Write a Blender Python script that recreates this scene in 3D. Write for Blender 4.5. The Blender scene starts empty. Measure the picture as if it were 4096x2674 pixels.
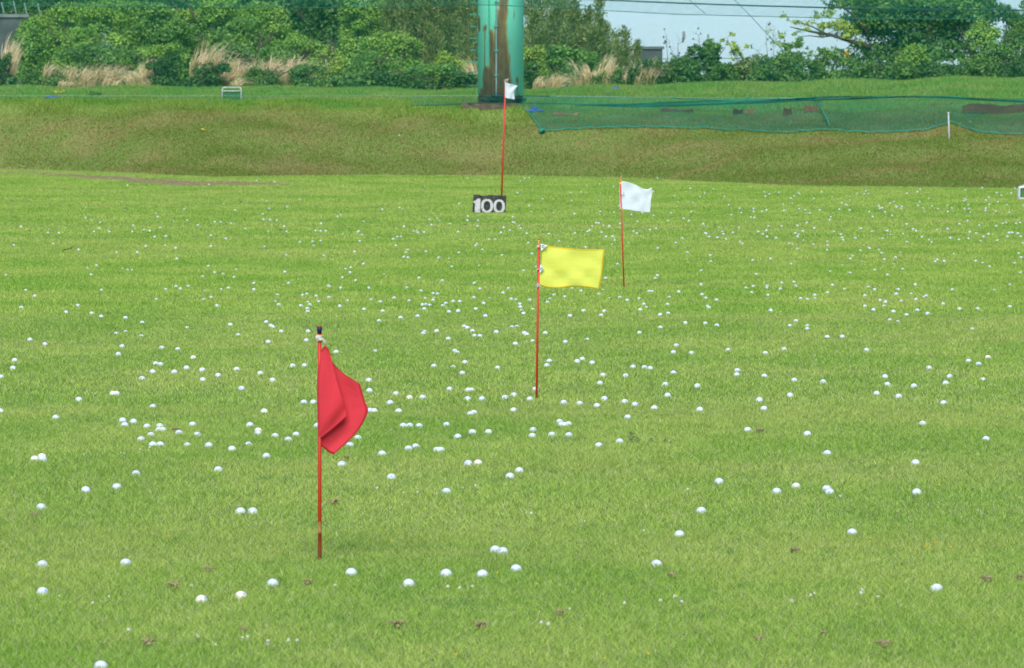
import bpy, bmesh, math, random
import numpy as np
random.seed(7); RNG = np.random.default_rng(11)
R = math.radians
scene = bpy.context.scene
COL = scene.collection

# ------------------------------------------------------------------ camera model (photo pixels 4096 x 2674)
F = 22756.0; CU = 2048.0; CV = 1337.0; HC = 2.25
TH = math.atan(1056.0 / F); CT, ST = math.cos(TH), math.sin(TH)

def ray(u, v):
    xc = (np.asarray(u, float) - CU) / F; yc = -(np.asarray(v, float) - CV) / F
    return xc, CT + yc * ST, -ST + yc * CT

def P(u, v, D):
    """world point seen at photo pixel (u, v) at distance D along the range"""
    dx, dy, dz = ray(u, v); k = D / dy
    return np.array([dx * k, D, HC + dz * k], float)

def sm(t):
    t = np.clip(t, 0, 1); return t * t * (3 - 2 * t)

# ------------------------------------------------------------------ terrain
FU = [-4000, 0, 350, 850, 1400, 2000, 2450, 3246, 4096, 8000]
FD = [134, 127.4, 124.6, 118.8, 120.5, 120, 118, 110, 108, 101]
def net_line(x, y): return 127.3 / (1 + .5 * np.clip(np.asarray(x) / np.maximum(y, 5), -.3, .3))   # the net's line as seen along each sight line
def ground(x, y):
    x = np.asarray(x, float); y = np.asarray(y, float)
    g = np.where(y < 65, 0.011 * (65 - np.maximum(y, -60)), 0.0)
    g = g + 0.004 * np.sin(1.9 * y + 0.5 * np.sin(.8 * x)) * np.sin(0.7 * x + .31 * y) * np.clip((y - 14) / 20, 0, 1)
    g = g + 0.007 * np.sin(.53 * y + .21 * x + 1.0)
    u = CU + F * x / np.maximum(y, 5)
    foot = np.interp(u, FU, FD); crest = net_line(x, y) - 1.1
    t = np.clip((y - foot) / (crest - foot), 0, 1)
    g = g + np.interp(u, [0, 1200, 1850, 2300, 4096], [1.45, 1.42, 1.32, 1.34, 1.42]) * (0.45 * t + 0.55 * sm(t))
    on = sm(t * 4) * np.clip(1 - (y - 160) / 20, 0, 1)
    g = g + on * (0.055 * np.sin(1.3 * x + .9 * y) * np.sin(.8 * x - 1.1 * y + 2) + 0.02 * np.sin(3.1 * x + 1.7 * y + 1))
    p = (y - crest - 3.0) / 12.0
    rise = np.interp(u, [0, 1200, 2100, 2700, 4096], [.30, .30, .33, .45, .55])
    g = g + rise * sm(p) - 0.10 * np.exp(-((y - crest - 2.5) / 1.5) ** 2) * (t >= 1)
    g = g - 1.9 * sm((y - 185) / 60.0)
    return g

def hit(u, v, h=0.0, d0=13.0, d1=178.0):
    """ground point (raised by h) behind photo pixel(s)"""
    u = np.atleast_1d(np.asarray(u, float)); v = np.atleast_1d(np.asarray(v, float))
    dx, dy, dz = ray(u, v)
    Ds = np.arange(d0, d1, 0.04)
    out = np.zeros((len(u), 3)); h = np.broadcast_to(np.asarray(h, float), (len(u),))
    for i in range(len(u)):
        k = Ds / dy[i]; x = dx[i] * k; z = HC + dz[i] * k
        below = z <= ground(x, Ds) + h[i]
        j = int(np.argmax(below)) if below.any() else len(Ds) - 1
        out[i] = (x[j], Ds[j], ground(x[j], Ds[j]))
    return out

# ------------------------------------------------------------------ object helpers
def tag(o, label=None, cat=None, group=None, kind=None):
    if label: o['label'] = label
    if cat: o['category'] = cat
    if group: o['group'] = group
    if kind: o['kind'] = kind
    return o

def empty(name, loc):
    o = bpy.data.objects.new(name, None); o.empty_display_size = .2
    o.location = loc; COL.objects.link(o); return o

def link(name, me, mat=None, parent=None, loc=None):
    o = bpy.data.objects.new(name, me); COL.objects.link(o)
    if mat is not None:
        for m in (mat if isinstance(mat, (list, tuple)) else [mat]): me.materials.append(m)
    if parent is not None: o.parent = parent
    if loc is not None: o.location = loc
    return o

def np_mesh(name, V, Fc, attrs=None, smooth=False):
    """fast mesh: V (n,3), Fc (m,3) or (m,4)"""
    me = bpy.data.meshes.new(name); V = np.ascontiguousarray(V, np.float32); Fc = np.ascontiguousarray(Fc, np.int32)
    n, k = Fc.shape
    me.vertices.add(len(V)); me.vertices.foreach_set('co', V.ravel())
    me.loops.add(n * k); me.loops.foreach_set('vertex_index', Fc.ravel())
    me.polygons.add(n); me.polygons.foreach_set('loop_start', np.arange(0, n * k, k, dtype=np.int32))
    if smooth: me.polygons.foreach_set('use_smooth', np.ones(n, bool))
    for a, d in (attrs or {}).items():
        at = me.attributes.new(a, 'FLOAT', 'POINT'); at.data.foreach_set('value', np.ascontiguousarray(d, np.float32))
    me.update(calc_edges=True)
    return me

class MB:
    """collects boxes, tubes, balls into one mesh"""
    def __init__(s): s.v = []; s.f = []; s.sm = []
    def add(s, V, Fs, smooth=False):
        b = len(s.v); s.v += [tuple(map(float, p)) for p in V]
        s.f += [tuple(int(i) + b for i in f) for f in Fs]; s.sm += [smooth] * len(Fs)
        return s
    def box(s, c, d, rz=0.0, rx=0.0, ry=0.0):
        c = np.array(c, float); h = np.array(d, float) / 2
        V = np.array([[x, y, z] for x in (-1, 1) for y in (-1, 1) for z in (-1, 1)], float) * h
        for ang, (i, j) in ((rx, (1, 2)), (ry, (2, 0)), (rz, (0, 1))):
            if ang:
                ca, sa = math.cos(ang), math.sin(ang); W = V.copy()
                W[:, i] = V[:, i] * ca - V[:, j] * sa; W[:, j] = V[:, i] * sa + V[:, j] * ca; V = W
        return s.add(V + c, [(0, 1, 3, 2), (4, 6, 7, 5), (0, 4, 5, 1), (2, 3, 7, 6), (0, 2, 6, 4), (1, 5, 7, 3)])
    def tube(s, pts, r, seg=8, caps=True):
        pts = np.array(pts, float); n = len(pts); r = np.broadcast_to(np.asarray(r, float), (n,))
        V = []
        for i in range(n):
            d = pts[min(i + 1, n - 1)] - pts[max(i - 1, 0)]; d /= max(np.linalg.norm(d), 1e-9)
            a = np.cross(d, (0, 0, 1)) if abs(d[2]) < .9 else np.cross(d, (1, 0, 0)); a /= np.linalg.norm(a); b = np.cross(d, a)
            for k in range(seg):
                t = 2 * math.pi * k / seg; V.append(pts[i] + r[i] * (math.cos(t) * a + math.sin(t) * b))
        Fs = [(i * seg + k, i * seg + (k + 1) % seg, (i + 1) * seg + (k + 1) % seg, (i + 1) * seg + k) for i in range(n - 1) for k in range(seg)]
        s.add(V, Fs, True)
        if caps:
            b = len(s.v) - n * seg
            s.f.append(tuple(b + k for k in range(seg))[::-1]); s.f.append(tuple(b + (n - 1) * seg + k for k in range(seg))); s.sm += [False, False]
        return s
    def blob(s, c, r, seg=10, rings=6, jit=0.0, rnd=random):
        r = np.broadcast_to(np.asarray(r, float), (3,)); V = [np.array(c) + (0, 0, r[2])]
        for i in range(1, rings):
            ph = math.pi * i / rings
            for k in range(seg):
                t = 2 * math.pi * k / seg; q = 1 + rnd.uniform(-jit, jit)
                V.append(np.array(c) + r * q * (math.sin(ph) * math.cos(t), math.sin(ph) * math.sin(t), math.cos(ph)))
        V.append(np.array(c) - (0, 0, r[2])); Fs = []
        for k in range(seg): Fs.append((0, 1 + k, 1 + (k + 1) % seg))
        for i in range(rings - 2):
            for k in range(seg):
                a = 1 + i * seg; Fs.append((a + k, a + seg + k, a + seg + (k + 1) % seg, a + (k + 1) % seg))
        a = 1 + (rings - 2) * seg
        for k in range(seg): Fs.append((a + k, len(V) - 1, a + (k + 1) % seg))
        return s.add(V, Fs, True)
    def build(s, name, mat=None, parent=None, loc=None):
        me = bpy.data.meshes.new(name); me.from_pydata(s.v, [], s.f)
        me.polygons.foreach_set('use_smooth', s.sm); me.update()
        return link(name, me, mat, parent, loc)
    def local(s, o):
        o = np.array(o, float); s.v = [tuple(np.array(p) - o) for p in s.v]; return s

# ------------------------------------------------------------------ material helpers
class NT:
    def __init__(s, name):
        s.m = bpy.data.materials.new(name); s.m.use_nodes = True; s.t = s.m.node_tree; s.t.nodes.clear()
    def n(s, typ, **kw):
        nd = s.t.nodes.new(typ)
        for k, v in kw.items(): setattr(nd, k, v)
        return nd
    def put(s, sock, v):
        if hasattr(v, 'is_output') or isinstance(v, bpy.types.NodeSocket): s.t.links.new(v, sock)
        elif v is not None: sock.default_value = v
    def math(s, op, a, b=None, c=None, clamp=False):
        nd = s.n('ShaderNodeMath', operation=op, use_clamp=clamp)
        for i, q in enumerate((a, b, c)):
            if q is not None: s.put(nd.inputs[i], q)
        return nd.outputs[0]
    def ramp(s, x, lo, hi):            # smoothstep of x between lo and hi
        nd = s.n('ShaderNodeMapRange', interpolation_type='SMOOTHSTEP')
        s.put(nd.inputs['Value'], x); s.put(nd.inputs['From Min'], lo); s.put(nd.inputs['From Max'], hi)
        return nd.outputs[0]
    def mix(s, f, a, b, blend='MIX'):
        nd = s.n('ShaderNodeMix', data_type='RGBA', blend_type=blend, clamp_factor=True)
        s.put(nd.inputs['Factor'], f); s.put(nd.inputs[6], col(a)); s.put(nd.inputs[7], col(b)); return nd.outputs[2]
    def noise(s, vec, scale, detail=3, rough=.55, out=0):
        nd = s.n('ShaderNodeTexNoise'); s.put(nd.inputs['Vector'], vec)
        nd.inputs['Scale'].default_value = scale; nd.inputs['Detail'].default_value = detail; nd.inputs['Roughness'].default_value = rough
        return nd.outputs[out]
    def scale(s, vec, k):
        nd = s.n('ShaderNodeMapping'); s.put(nd.inputs['Vector'], vec); nd.inputs['Scale'].default_value = k; return nd.outputs[0]
    def pos(s): return s.n('ShaderNodeNewGeometry').outputs['Position']
    def obj(s): return s.n('ShaderNodeTexCoord').outputs['Object']
    def uv(s): return s.n('ShaderNodeTexCoord').outputs['UV']
    def xyz(s, vec):
        nd = s.n('ShaderNodeSeparateXYZ'); s.put(nd.inputs[0], vec); return nd.outputs
    def attr(s, name): return s.n('ShaderNodeAttribute', attribute_name=name).outputs['Fac']
    def bsdf(s, color, rough=.7, spec=.3, bump=None, trans=0.0, metallic=0.0):
        b = s.n('ShaderNodeBsdfPrincipled'); s.put(b.inputs['Base Color'], col(color)); s.put(b.inputs['Roughness'], rough)
        b.inputs['Specular IOR Level'].default_value = spec; b.inputs['Metallic'].default_value = metallic
        if bump is not None:
            bn = s.n('ShaderNodeBump'); bn.inputs['Strength'].default_value = bump[1]; bn.inputs['Distance'].default_value = bump[2]
            s.put(bn.inputs['Height'], bump[0]); s.put(b.inputs['Normal'], bn.outputs[0])
        o = b.outputs[0]
        if trans:
            t = s.n('ShaderNodeBsdfTranslucent'); s.put(t.inputs[0], col(color))
            mx = s.n('ShaderNodeMixShader'); mx.inputs[0].default_value = trans
            s.t.links.new(o, mx.inputs[1]); s.t.links.new(t.outputs[0], mx.inputs[2]); o = mx.outputs[0]
        return o
    def out(s, sh):
        o = s.n('ShaderNodeOutputMaterial'); s.t.links.new(sh, o.inputs[0]); return s.m

def col(c):
    if isinstance(c, (tuple, list)) and len(c) == 3: return (*c, 1.0)
    return c

def plain(name, c, c2=None, scale=8.0, rough=.6, spec=.3, bump=0.0, trans=0.0, metallic=0.0):
    n = NT(name); o = n.obj(); c2 = c2 or tuple(q * .75 for q in c)
    f = n.noise(o, scale, 5, .6)
    return n.out(n.bsdf(n.mix(n.ramp(f, .3, .7), c, c2), rough, spec, (f, .5, bump) if bump else None, trans, metallic))

# ---- turf: one recipe of world-space patches, shared by the soil sheet and the blades on it
def turf_colour(n, zone):
    p = n.pos()
    wide = n.noise(n.scale(p, (.12, .30, 0)), 1.0, 3, .6)
    mid = n.noise(n.scale(p, (.75, .28, 0) if zone == 'field' else (.55, .45, 0)), 1.0, 4, .62)
    fine = n.noise(n.scale(p, (4.2, 1.7, 0) if zone == 'field' else (2.4, 1.6, 0)), 1.0, 5, .72)
    if zone == 'field':
        c = n.mix(n.ramp(mid, .36, .64), (.262, .450, .064), (.380, .525, .104))
        c = n.mix(n.math('MULTIPLY', n.ramp(wide, .44, .72), .45), c, (.480, .535, .155))
        c = n.mix(n.math('MULTIPLY', n.ramp(fine, .54, .72), .65), c, (.130, .330, .052))
        c = n.mix(n.math('MULTIPLY', n.ramp(fine, .40, .24), .34), c, (.56, .46, .20))
        lush = n.noise(n.scale(p, (1.5, .55, 0)), 1.0, 5, .6)
        c = n.mix(n.math('MULTIPLY', n.ramp(lush, .58, .72), .42), c, (.085, .285, .045))
    elif zone == 'bank':
        c = n.mix(n.ramp(mid, .44, .66), (.185, .270, .042), (.260, .262, .068))
        c = n.mix(n.math('MULTIPLY', n.ramp(fine, .52, .70), .75), c, (.29, .190, .075))
        c = n.mix(n.math('MULTIPLY', n.ramp(wide, .50, .70), .55), c, (.150, .275, .036))
        crest = n.attr('crest')
        c = n.mix(n.math('MULTIPLY', crest, .85), c, (.260, .400, .065))
    else:
        c = n.mix(n.ramp(mid, .38, .62), (.170, .370, .052), (.265, .400, .075))
        c = n.mix(n.math('MULTIPLY', n.ramp(fine, .60, .72), .5), c, (.20, .17, .07))
    return c

def mat_blades(zone, name):
    n = NT(name); c = turf_colour(n, zone); t = n.attr('tint')
    c = n.mix(n.math('MULTIPLY', n.ramp(t, .0, 1.0), 1.0), n.mix(1.0, c, (.47, .53, .40) if zone == 'field' else (.75, .78, .72), 'MULTIPLY'), n.mix(1.0, c, (1.62, 1.48, 1.42) if zone == 'field' else (1.2, 1.18, 1.15), 'MULTIPLY'))
    straw = {'field': (.62, .58, .32), 'bank': (.42, .33, .17), 'top': (.36, .38, .14)}[zone]
    c = n.mix(n.ramp(t, .88, .95), c, straw)
    return n.out(n.bsdf(c, .55, .25, None, .42))

def mat_ground():
    n = NT('turf_soil'); f = turf_colour(n, 'field'); b = turf_colour(n, 'bank'); t = turf_colour(n, 'top')
    c = n.mix(n.attr('bank'), f, b); c = n.mix(n.attr('top'), c, t)
    p = n.pos(); g = n.noise(n.scale(p, (1, 1, 1)), 38.0, 4, .7)
    c = n.mix(.55, c, n.mix(n.ramp(g, .3, .7), (.10, .13, .04), (.28, .28, .12)))
    c = n.mix(n.attr('soil'), c, n.mix(n.ramp(n.noise(p, 2.5, 5, .7), .3, .7), (.22, .155, .085), (.31, .24, .13)))
    return n.out(n.bsdf(c, .95, .05, (g, .6, .03)))

def mat_leaf(name, c, c2, trans=.24, tip=None):
    n = NT(name); t = n.attr('tint')
    k = n.mix(t, c, c2)
    if tip: k = n.mix(n.ramp(t, .82, .95), k, tip)
    return n.out(n.bsdf(k, .5, .3, None, trans))

# ------------------------------------------------------------------ where the balls lie: readings from enlarged tiles of the photo
# tile: x0, y0, enlargement, then "x,y" pairs; s = sunk deep in the turf, c = cream coloured
TILES = [
(0,2150,2.1636,"367,226 368,457 1088,212 1743,532c 2085,498c 872,1100"),
(1000,2150,2.1636,"196,387 876,292 1374,385 1698,299 2012,309 2124,98 2189,110 2304,262"),
(2000,2150,2.1636,"1356,225"),
(2996,2150,2.1636,"1626,432"),
(0,1650,2.1636,"484,36 1062,63 1079,102 1155,72 1272,114 1384,110 1376,147 1410,147 1667,98 1549,170 1306,188 1220,226 1323,270 1386,270 1706,187 2163,100 2235,150c 2232,175 1621,265s 1807,279 2008,309 2150,260s 2306,370 299,393c 364,372c 369,400 1177,523 1889,490 1011,634 742,660 354,810 2082,848 2187,846"),
(1000,1650,2.1636,"216,197 330,228 399,184 583,107 934,216 866,276 795,441 1143,352 1326,107 1383,110 1464,111 1701,103 1799,204 1925,162 2065,163 1372,307 1433,288 1618,319 1652,319 1889,433 1973,430c 2330,495 2250,545 1224,552 1699,678 25,842"),
(2000,1650,2.1636,"1106,37 516,77 532,103 560,103 592,96 287,146 280,197 449,188 595,190 855,278 1036,246 2144,144 1896,590 1742,843 1553,1048"),
(2996,1650,2.1636,"505,177 1503,90 2052,224 677,347 1441,427 240,676 407,631c 672,649 699,682 1452,683 892,1030"),
(0,1240,2.2667,"598,16 831,27 918,56 1138,67 1289,112 1695,152s 2088,131 1137,187s 1053,203s 1282,225s 2161,215s 272,265 408,306 1108,325 1467,339 1612,352 1072,396 1753,428c 133,451 1413,482 1454,489 117,522 1384,554 1581,556 1691,519 1834,536 1838,627 1978,587 2146,532 2360,569 1288,616 10,603 2190,704 1024,750c 1058,752 714,805 1388,872 506,966 2,912"),
(1000,1240,2.2667,"523,13 148,107 190,139 208,152 284,192 165,284 528,191 512,271 781,377 386,500 495,499 96,568 206,631 1077,632 1083,727 1203,8 1365,66 1520,53 1170,97 1803,13 1888,4 2134,50 1942,146 1972,157 2018,186 2035,230 2084,233 2233,196 1582,185s 1570,211 1693,187 1798,258 1856,367 1878,383 1132,363s 1949,470 1669,503 1843,505s 2245,520 1926,568 1810,712 1977,720 2007,720 1973,801 2105,801 2313,788 1321,753 1447,789c 1564,786 1271,834 489,831 575,832 129,914c 1085,906 1126,908 1348,912 1998,937 2030,925"),
(2000,1240,2.2667,"213,28 107,144s 152,139s 222,205 243,218 297,271s 140,301 410,206 592,287 635,50 758,4 944,8 917,45 790,259s 1265,204 1454,155 1452,40 1524,27 1680,114 1862,119 1966,136 1598,318 1571,380 1735,387 2068,359 447,457 425,500 700,460 746,441 836,474 1207,511 1310,516 1361,524 932,588 1140,592 1572,565 906,658 1498,669 1790,683 2152,543 2147,582 319,714 47,788 125,764 271,803 578,833 722,844 878,862 947,797 1131,826 1225,850 1519,768 1399,881 1812,895 2352,808 123,902"),
(3046,1240,2.2667,"1197,10 1315,42 1505,28 313,95 1165,88 1235,97s 256,142 418,143 414,170 595,239 732,237 1911,164s 203,351 34,386 951,358 2052,424c 1877,457 1968,486 1519,520 26,595 297,632 558,647 1120,599 1141,669 1382,683 1706,598 1671,657 2009,618s 258,767 1043,751 1244,776 1651,836 22,887 1413,0"),
(0,980,2.8,"880,50 1308,76s 1536,79 1635,11 1850,0s 1967,32 1980,153 977,252s 1079,227 1373,259s 1430,271s 1478,275s 67,336 1018,332c 2270,353 288,505 389,567 1136,504 1857,495 1973,463 2018,487c 2107,459 2293,508s 1752,606 873,674 239,698 740,748 1026,761 155,0"),
(800,980,2.8,"122,13 720,18 1275,8 2194,5 968,115 1384,120 1395,118s 1731,74 93,237 229,267s 162,307 257,326 402,276 29,352 381,360 950,298 605,425 994,424 1629,269 1688,251 1681,305 1829,211 2062,324s 1596,364 1745,396c 52,508 238,490s 318,480 603,494 1438,455c 1449,462 1574,478 1891,478 866,557 124,585 43,607 1150,560 1198,548 1299,569 1445,585 187,676 840,622s 881,666 1207,639 1230,665c 1328,632 1129,676 1203,711 1207,742 1566,681 1653,623 1916,611 2023,634 2173,590 1836,718 2047,735"),
(1600,980,2.8,"88,54 67,78s 43,132 88,140 290,72 429,147 435,128s 547,146s 661,84 846,6 922,52 580,242 887,226s 1143,115 1477,96 1385,287 1522,245 2078,22 212,366 475,396 832,426 893,490 1213,485 1155,534 75,477 233,512 371,540 418,545 283,590s 382,587s 826,586 1006,588s 103,623 371,616 597,628 669,629 513,650 479,676 250,665 290,664 332,672 270,714 547,742 650,726 849,713 936,651 1245,603 1298,613 1451,614 1344,657 1348,692 1385,763 1362,722s 1485,710s 1723,559 1681,602 1653,639 1843,578 2025,514 1927,478s 2303,370 2277,496s 2227,549 2343,588s 2056,733 2287,739"),
(2400,980,2.8,"647,34 977,82 1234,116 1241,182 196,212 1137,279s 643,339 620,372 1132,440 550,516 584,517 882,522 1142,551 1185,592 1303,613 102,588 223,582 304,617 437,599 777,583 491,659c 756,662 516,688s 1203,684 1219,697 450,722 763,762 678,778 1709,170 1910,152 2208,42 2140,210 1750,327 1636,480 1715,462 1873,457 1866,478 2036,423 2170,413 2189,459 2019,490 1697,531 1881,560 2246,596 2325,606 1912,728"),
(3246,980,2.8,"180,2 174,55 637,28 655,39 547,59 752,53 783,91 461,120 435,154 563,179s 816,159 943,136 997,78s 918,205s 343,221s 213,296 432,312 708,279 851,332 1022,269 1386,184 1408,162 1485,178 1592,99 1838,177 1914,199 1993,240c 2320,93 2348,138 2276,201 2339,309 234,446 366,485s 178,532 36,558 42,590s 637,469 706,496 972,495 950,545 1115,538s 1160,440 1577,497 1282,567 1254,574s 598,564 767,617 829,633 1005,618s 1172,606 600,682 813,682 692,722 918,739 1185,724 1474,656 1660,712 1860,711 2222,690 1298,762 2223,436s 2050,499s 1063,778"),
(0,680,2.8,"1428,170 2340,161 965,416s 958,535 1024,554s 1124,588 235,631 1110,653 1051,691 1225,690 537,703 659,706 1479,693 1492,620 1610,671 1680,679 1797,645 1744,477s 1766,521 1944,570s 2097,563 2062,440 2215,617 1732,747 1857,740 155,834 596,828 1635,850s 1849,838 1967,871"),
(800,680,2.8,"632,118 833,133 261,377s 747,347s 1116,328 392,452 774,431 977,414 705,495 712,553 782,556 860,562s 167,580 234,582 346,597 508,653s 759,685s 970,690 943,632 123,732 289,767 1121,805 1260,801 1350,793 1275,847 720,857 122,853 1356,599 1295,680 1352,682 1410,682 1535,521 1576,503 1780,685 1766,692 1602,716s 1811,721s 1790,794 1833,571s 2003,753s 2041,441 2233,422 2270,433s 2285,632 2212,748 2162,771 2195,844 2250,741s"),
(1600,680,2.8,"757,94 280,184s 1394,93 1447,89 1348,125 1317,254 2093,176 2240,157 1910,255 2029,248 2247,256s 1597,325 1926,344 2225,343 1445,400 662,378 1474,469 1719,482 1957,489 2243,466 2237,498s 332,559 413,541 444,563s 350,615 559,602 759,517 754,562 874,567 869,626 1265,526 1263,583 1282,589 1160,643 1340,618s 1352,654 1229,675 1130,699 650,690 201,700 188,681s 157,680s 269,696 1421,711 1667,716 1912,654s 1959,705 2100,688 2122,675 2150,627 2198,591 2228,595 2345,625 2277,618s 2258,700 2307,746 998,778 1071,772s 848,845 861,829 1438,816 1781,797 2078,862 2232,824s"),
(2400,680,2.8,"150,184 644,91 595,241 1012,205 1272,213 1174,260 834,291 1121,300 1394,298 878,355s 1045,366s 1442,394 1563,428 216,402 157,468s 352,496s 472,478 599,511 797,484 1022,469 937,542 763,567 997,566 418,571s 1157,603 1176,627s 105,625 226,593s 227,645s 626,653 558,669 377,685 413,706 67,745 141,742 160,761s 164,787 136,826s 318,809s 1180,704 1190,712 1224,748 1315,755 921,764 849,814 933,814s 1382,716 1487,701 1411,776 1337,642s 1553,637s 1370,685s 1472,498s 1585,480 1720,431 1720,467 1691,523s 1729,532 1815,464 1865,447 1838,246 1898,270 1852,291 2003,252 2222,253 2234,266 2172,292 2135,315 1743,338s 2154,372s 2050,388 2063,454 2232,433 2299,448 2351,483 2034,628 1887,629 2210,621 2318,590 2271,683 1864,675 1773,690 1821,717 1871,745 1972,762 2188,707 2224,724 2212,744 2277,790 2119,822 2155,835 1570,805 1594,825 646,874"),
(3246,680,2.8,"114,246 24,318 234,300 340,368 385,386 402,397 92,447 310,440 427,450 216,526 207,557 607,235 515,262 588,270 641,268 435,335s 756,400 766,429 793,421 826,470 685,522 903,509 880,375 923,355 940,394s 954,412 1012,409 1005,430s 645,463s 1070,262 1186,244 1217,220 1317,320 1212,356 1193,399 1250,428 1348,406 1419,435 1525,395 1528,465 1574,428 1723,224 1712,325 1731,334 1705,343s 1758,390 1714,431 1762,434 1773,469s 1913,199 2075,255 2124,285 2236,257 2278,205 1988,305 1954,338 1926,359s 2089,358 1993,384 2188,389 1952,428 1950,455 2060,462 2213,469s 2372,395 1748,567 1657,604 1877,619 2068,624 2141,599 2177,590 2291,600 2339,592 1067,605 1138,661 1170,681 1402,668s 1523,657 1773,693 1845,708 1980,717 2214,700 2246,699 2311,708 2196,744 2340,742 1926,747 1554,757 1651,779 1758,769 1897,795 2082,788 2365,820 1237,747 1318,783 1346,806 1071,806 1026,714 880,721s 850,680 838,678s 678,691 552,655 30,649 253,686s 328,720 342,757 355,782 492,761 797,761s 177,800 180,840 20,832 2372,173"),
(0,0,1.0,"1597,543 3880,487 3225,401"),
]
balls = []            # u, v, tile, sunk, cream
for ti, (x0, y0, k, txt) in enumerate(TILES):
    for w in txt.split():
        sk = w.endswith('s'); cr = w.endswith('c'); a, b = w.rstrip('sc').split(',')
        u, v = x0 + float(a) / k, y0 + float(b) / k
        if any(q[2] != ti and abs(q[0] - u) < 7 and abs(q[1] - v) < 5 for q in balls): continue
        balls.append((u, v, ti, sk, cr))
balls.sort(key=lambda q: -q[1])
BU = np.array([q[0] for q in balls]); BV = np.array([q[1] for q in balls])
BS = np.array([q[3] for q in balls]); BC = np.array([q[4] for q in balls])
_g = hit(BU, BV)
_w = F * .0427 / _g[:, 1]
BH = np.where(BS, -.0020, .0050)                          # height of the ball's centre over the soil
BP = hit(BU, BV + np.where(BS, .45, .27) * _w, BH); BP[:, 2] += BH
def ordinal(n):
    w = ['', 'first', 'second', 'third', 'fourth', 'fifth', 'sixth', 'seventh', 'eighth', 'ninth', 'tenth', 'eleventh', 'twelfth',
         'thirteenth', 'fourteenth', 'fifteenth', 'sixteenth', 'seventeenth', 'eighteenth', 'nineteenth', 'twentieth']
    return w[n] if n < len(w) else '%d%s' % (n, {1: 'st', 2: 'nd', 3: 'rd'}.get(n % 10 if n % 100 // 10 != 1 else 0, 'th'))
BANDS = [(2255, "before red pole's foot"), (2108, "at red pole's rusty foot"), (1825, "level with red pole's bare shaft"),
         (1690, "level with red flag's bottom third"), (1540, "level with red flag's middle"), (1395, "level with red flag's top third"),
         (1300, "level with red pole's navy cap"), (1165, "just below the yellow flag's level"), (1105, "level with yellow flag's bottom third"), (1040, "level with yellow flag's middle"), (980, "level with yellow flag's top third"), (0, "")]
COLS = [(1278, "left of red pole"), (2150, "between red and yellow poles"), (2493, "between yellow and white poles"), (1e9, "right of white pole")]
cells = {}
for i, (u, v, *_) in enumerate(balls):
    b = next(k for k, q in enumerate(BANDS) if v >= q[0]); c = next(k for k, q in enumerate(COLS) if u < q[0])
    cells.setdefault((b, c), []).append(i)
BL = {}
for (b, c), ids in cells.items():
    ids.sort(key=lambda i: BU[i])
    for r, i in enumerate(ids):
        n = len(ids)
        if n == 1: lead = 'only white golf ball'
        elif r == 0: lead = 'leftmost white golf ball'
        elif r == n - 1: lead = 'rightmost white golf ball'
        elif r < n / 2 or n < 6: lead = ordinal(r + 1) + ' white ball from left'
        else: lead = ordinal(n - r) + ' white ball from right'
        BL[i] = lead + ' ' + COLS[c][1] + ', ' + BANDS[b][1]

def mat_ball(name, base, marks=True):
    n = NT(name); o = n.obj(); x, y, z = n.xyz(o)
    r = .02135; c = base
    dirt = n.noise(o, 60, 4, .6)
    c = n.mix(n.math('MULTIPLY', n.ramp(dirt, .52, .72), .35), c, (.52, .50, .40))
    if marks:
        def band(e, lo, hi, cc):       # printed mark: thin box on one side of the ball
            a = n.math('COMPARE', e[0], lo[0], hi[0]); b = n.math('COMPARE', e[1], lo[1], hi[1])
            s = n.math('GREATER_THAN', n.math('MULTIPLY', e[2], cc), r * .25)
            return n.math('MULTIPLY', n.math('MULTIPLY', a, b), s)
        w = n.n('ShaderNodeTexWave'); n.put(w.inputs['Vector'], o); w.inputs['Scale'].default_value = 95; w.inputs['Distortion'].default_value = 2
        ink = n.math('MULTIPLY', band((x, z, y), (0, .004), (.010, .0022), 1), n.ramp(w.outputs['Fac'], .25, .4))
        ink = n.math('MAXIMUM', ink, band((x, y, z), (0, 0), (.0045, .0042), 1))
        ink = n.math('MAXIMUM', ink, band((y, z, x), (0, 0), (.011, .0016), -1))
        ink = n.math('MULTIPLY', ink, n.ramp(n.noise(o, 330, 1), .36, .46))
        c = n.mix(n.math('MULTIPLY', ink, .85), c, (.10, .28, .62))
    vo = n.n('ShaderNodeTexVoronoi'); n.put(vo.inputs['Vector'], o); vo.inputs['Scale'].default_value = 270
    return n.out(n.bsdf(c, .5, .22, (n.ramp(vo.outputs['Distance'], 0, .6), .35, .0006)))
M_BALL = mat_ball('white_ball_cover', (.56, .61, .64)); M_CREAM = mat_ball('cream_ball_cover', (.72, .68, .56)); M_FAR = mat_ball('far_ball_cover', (.50, .55, .57), False)
def ball_mesh(name, mat, seg=20, rings=12):
    b = MB().blob((0, 0, 0), .02135, seg, rings); me = bpy.data.meshes.new(name); me.from_pydata(b.v, [], b.f)
    me.polygons.foreach_set('use_smooth', [True] * len(b.f)); me.materials.append(mat); me.update(); return me
ME_BALL = ball_mesh('golf_ball', M_BALL); ME_CREAM = ball_mesh('golf_ball_cream', M_CREAM)
NB = 300
ball0 = {False: bpy.data.objects.new('golf_ball', ME_BALL), True: bpy.data.objects.new('golf_ball', ME_CREAM)}
started = {False: False, True: False}
for i in range(min(NB, len(balls))):
    k = bool(BC[i])
    o = ball0[k].copy() if started[k] else ball0[k]; started[k] = True
    COL.objects.link(o); o.location = BP[i]
    o.rotation_euler = (RNG.uniform(0, 6.3), RNG.uniform(0, 6.3), RNG.uniform(0, 6.3))
    tag(o, BL[i] if not k else BL[i].replace('white', 'cream-white'), 'golf ball', 'golf balls lying on the range')
far = MB()
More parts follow.
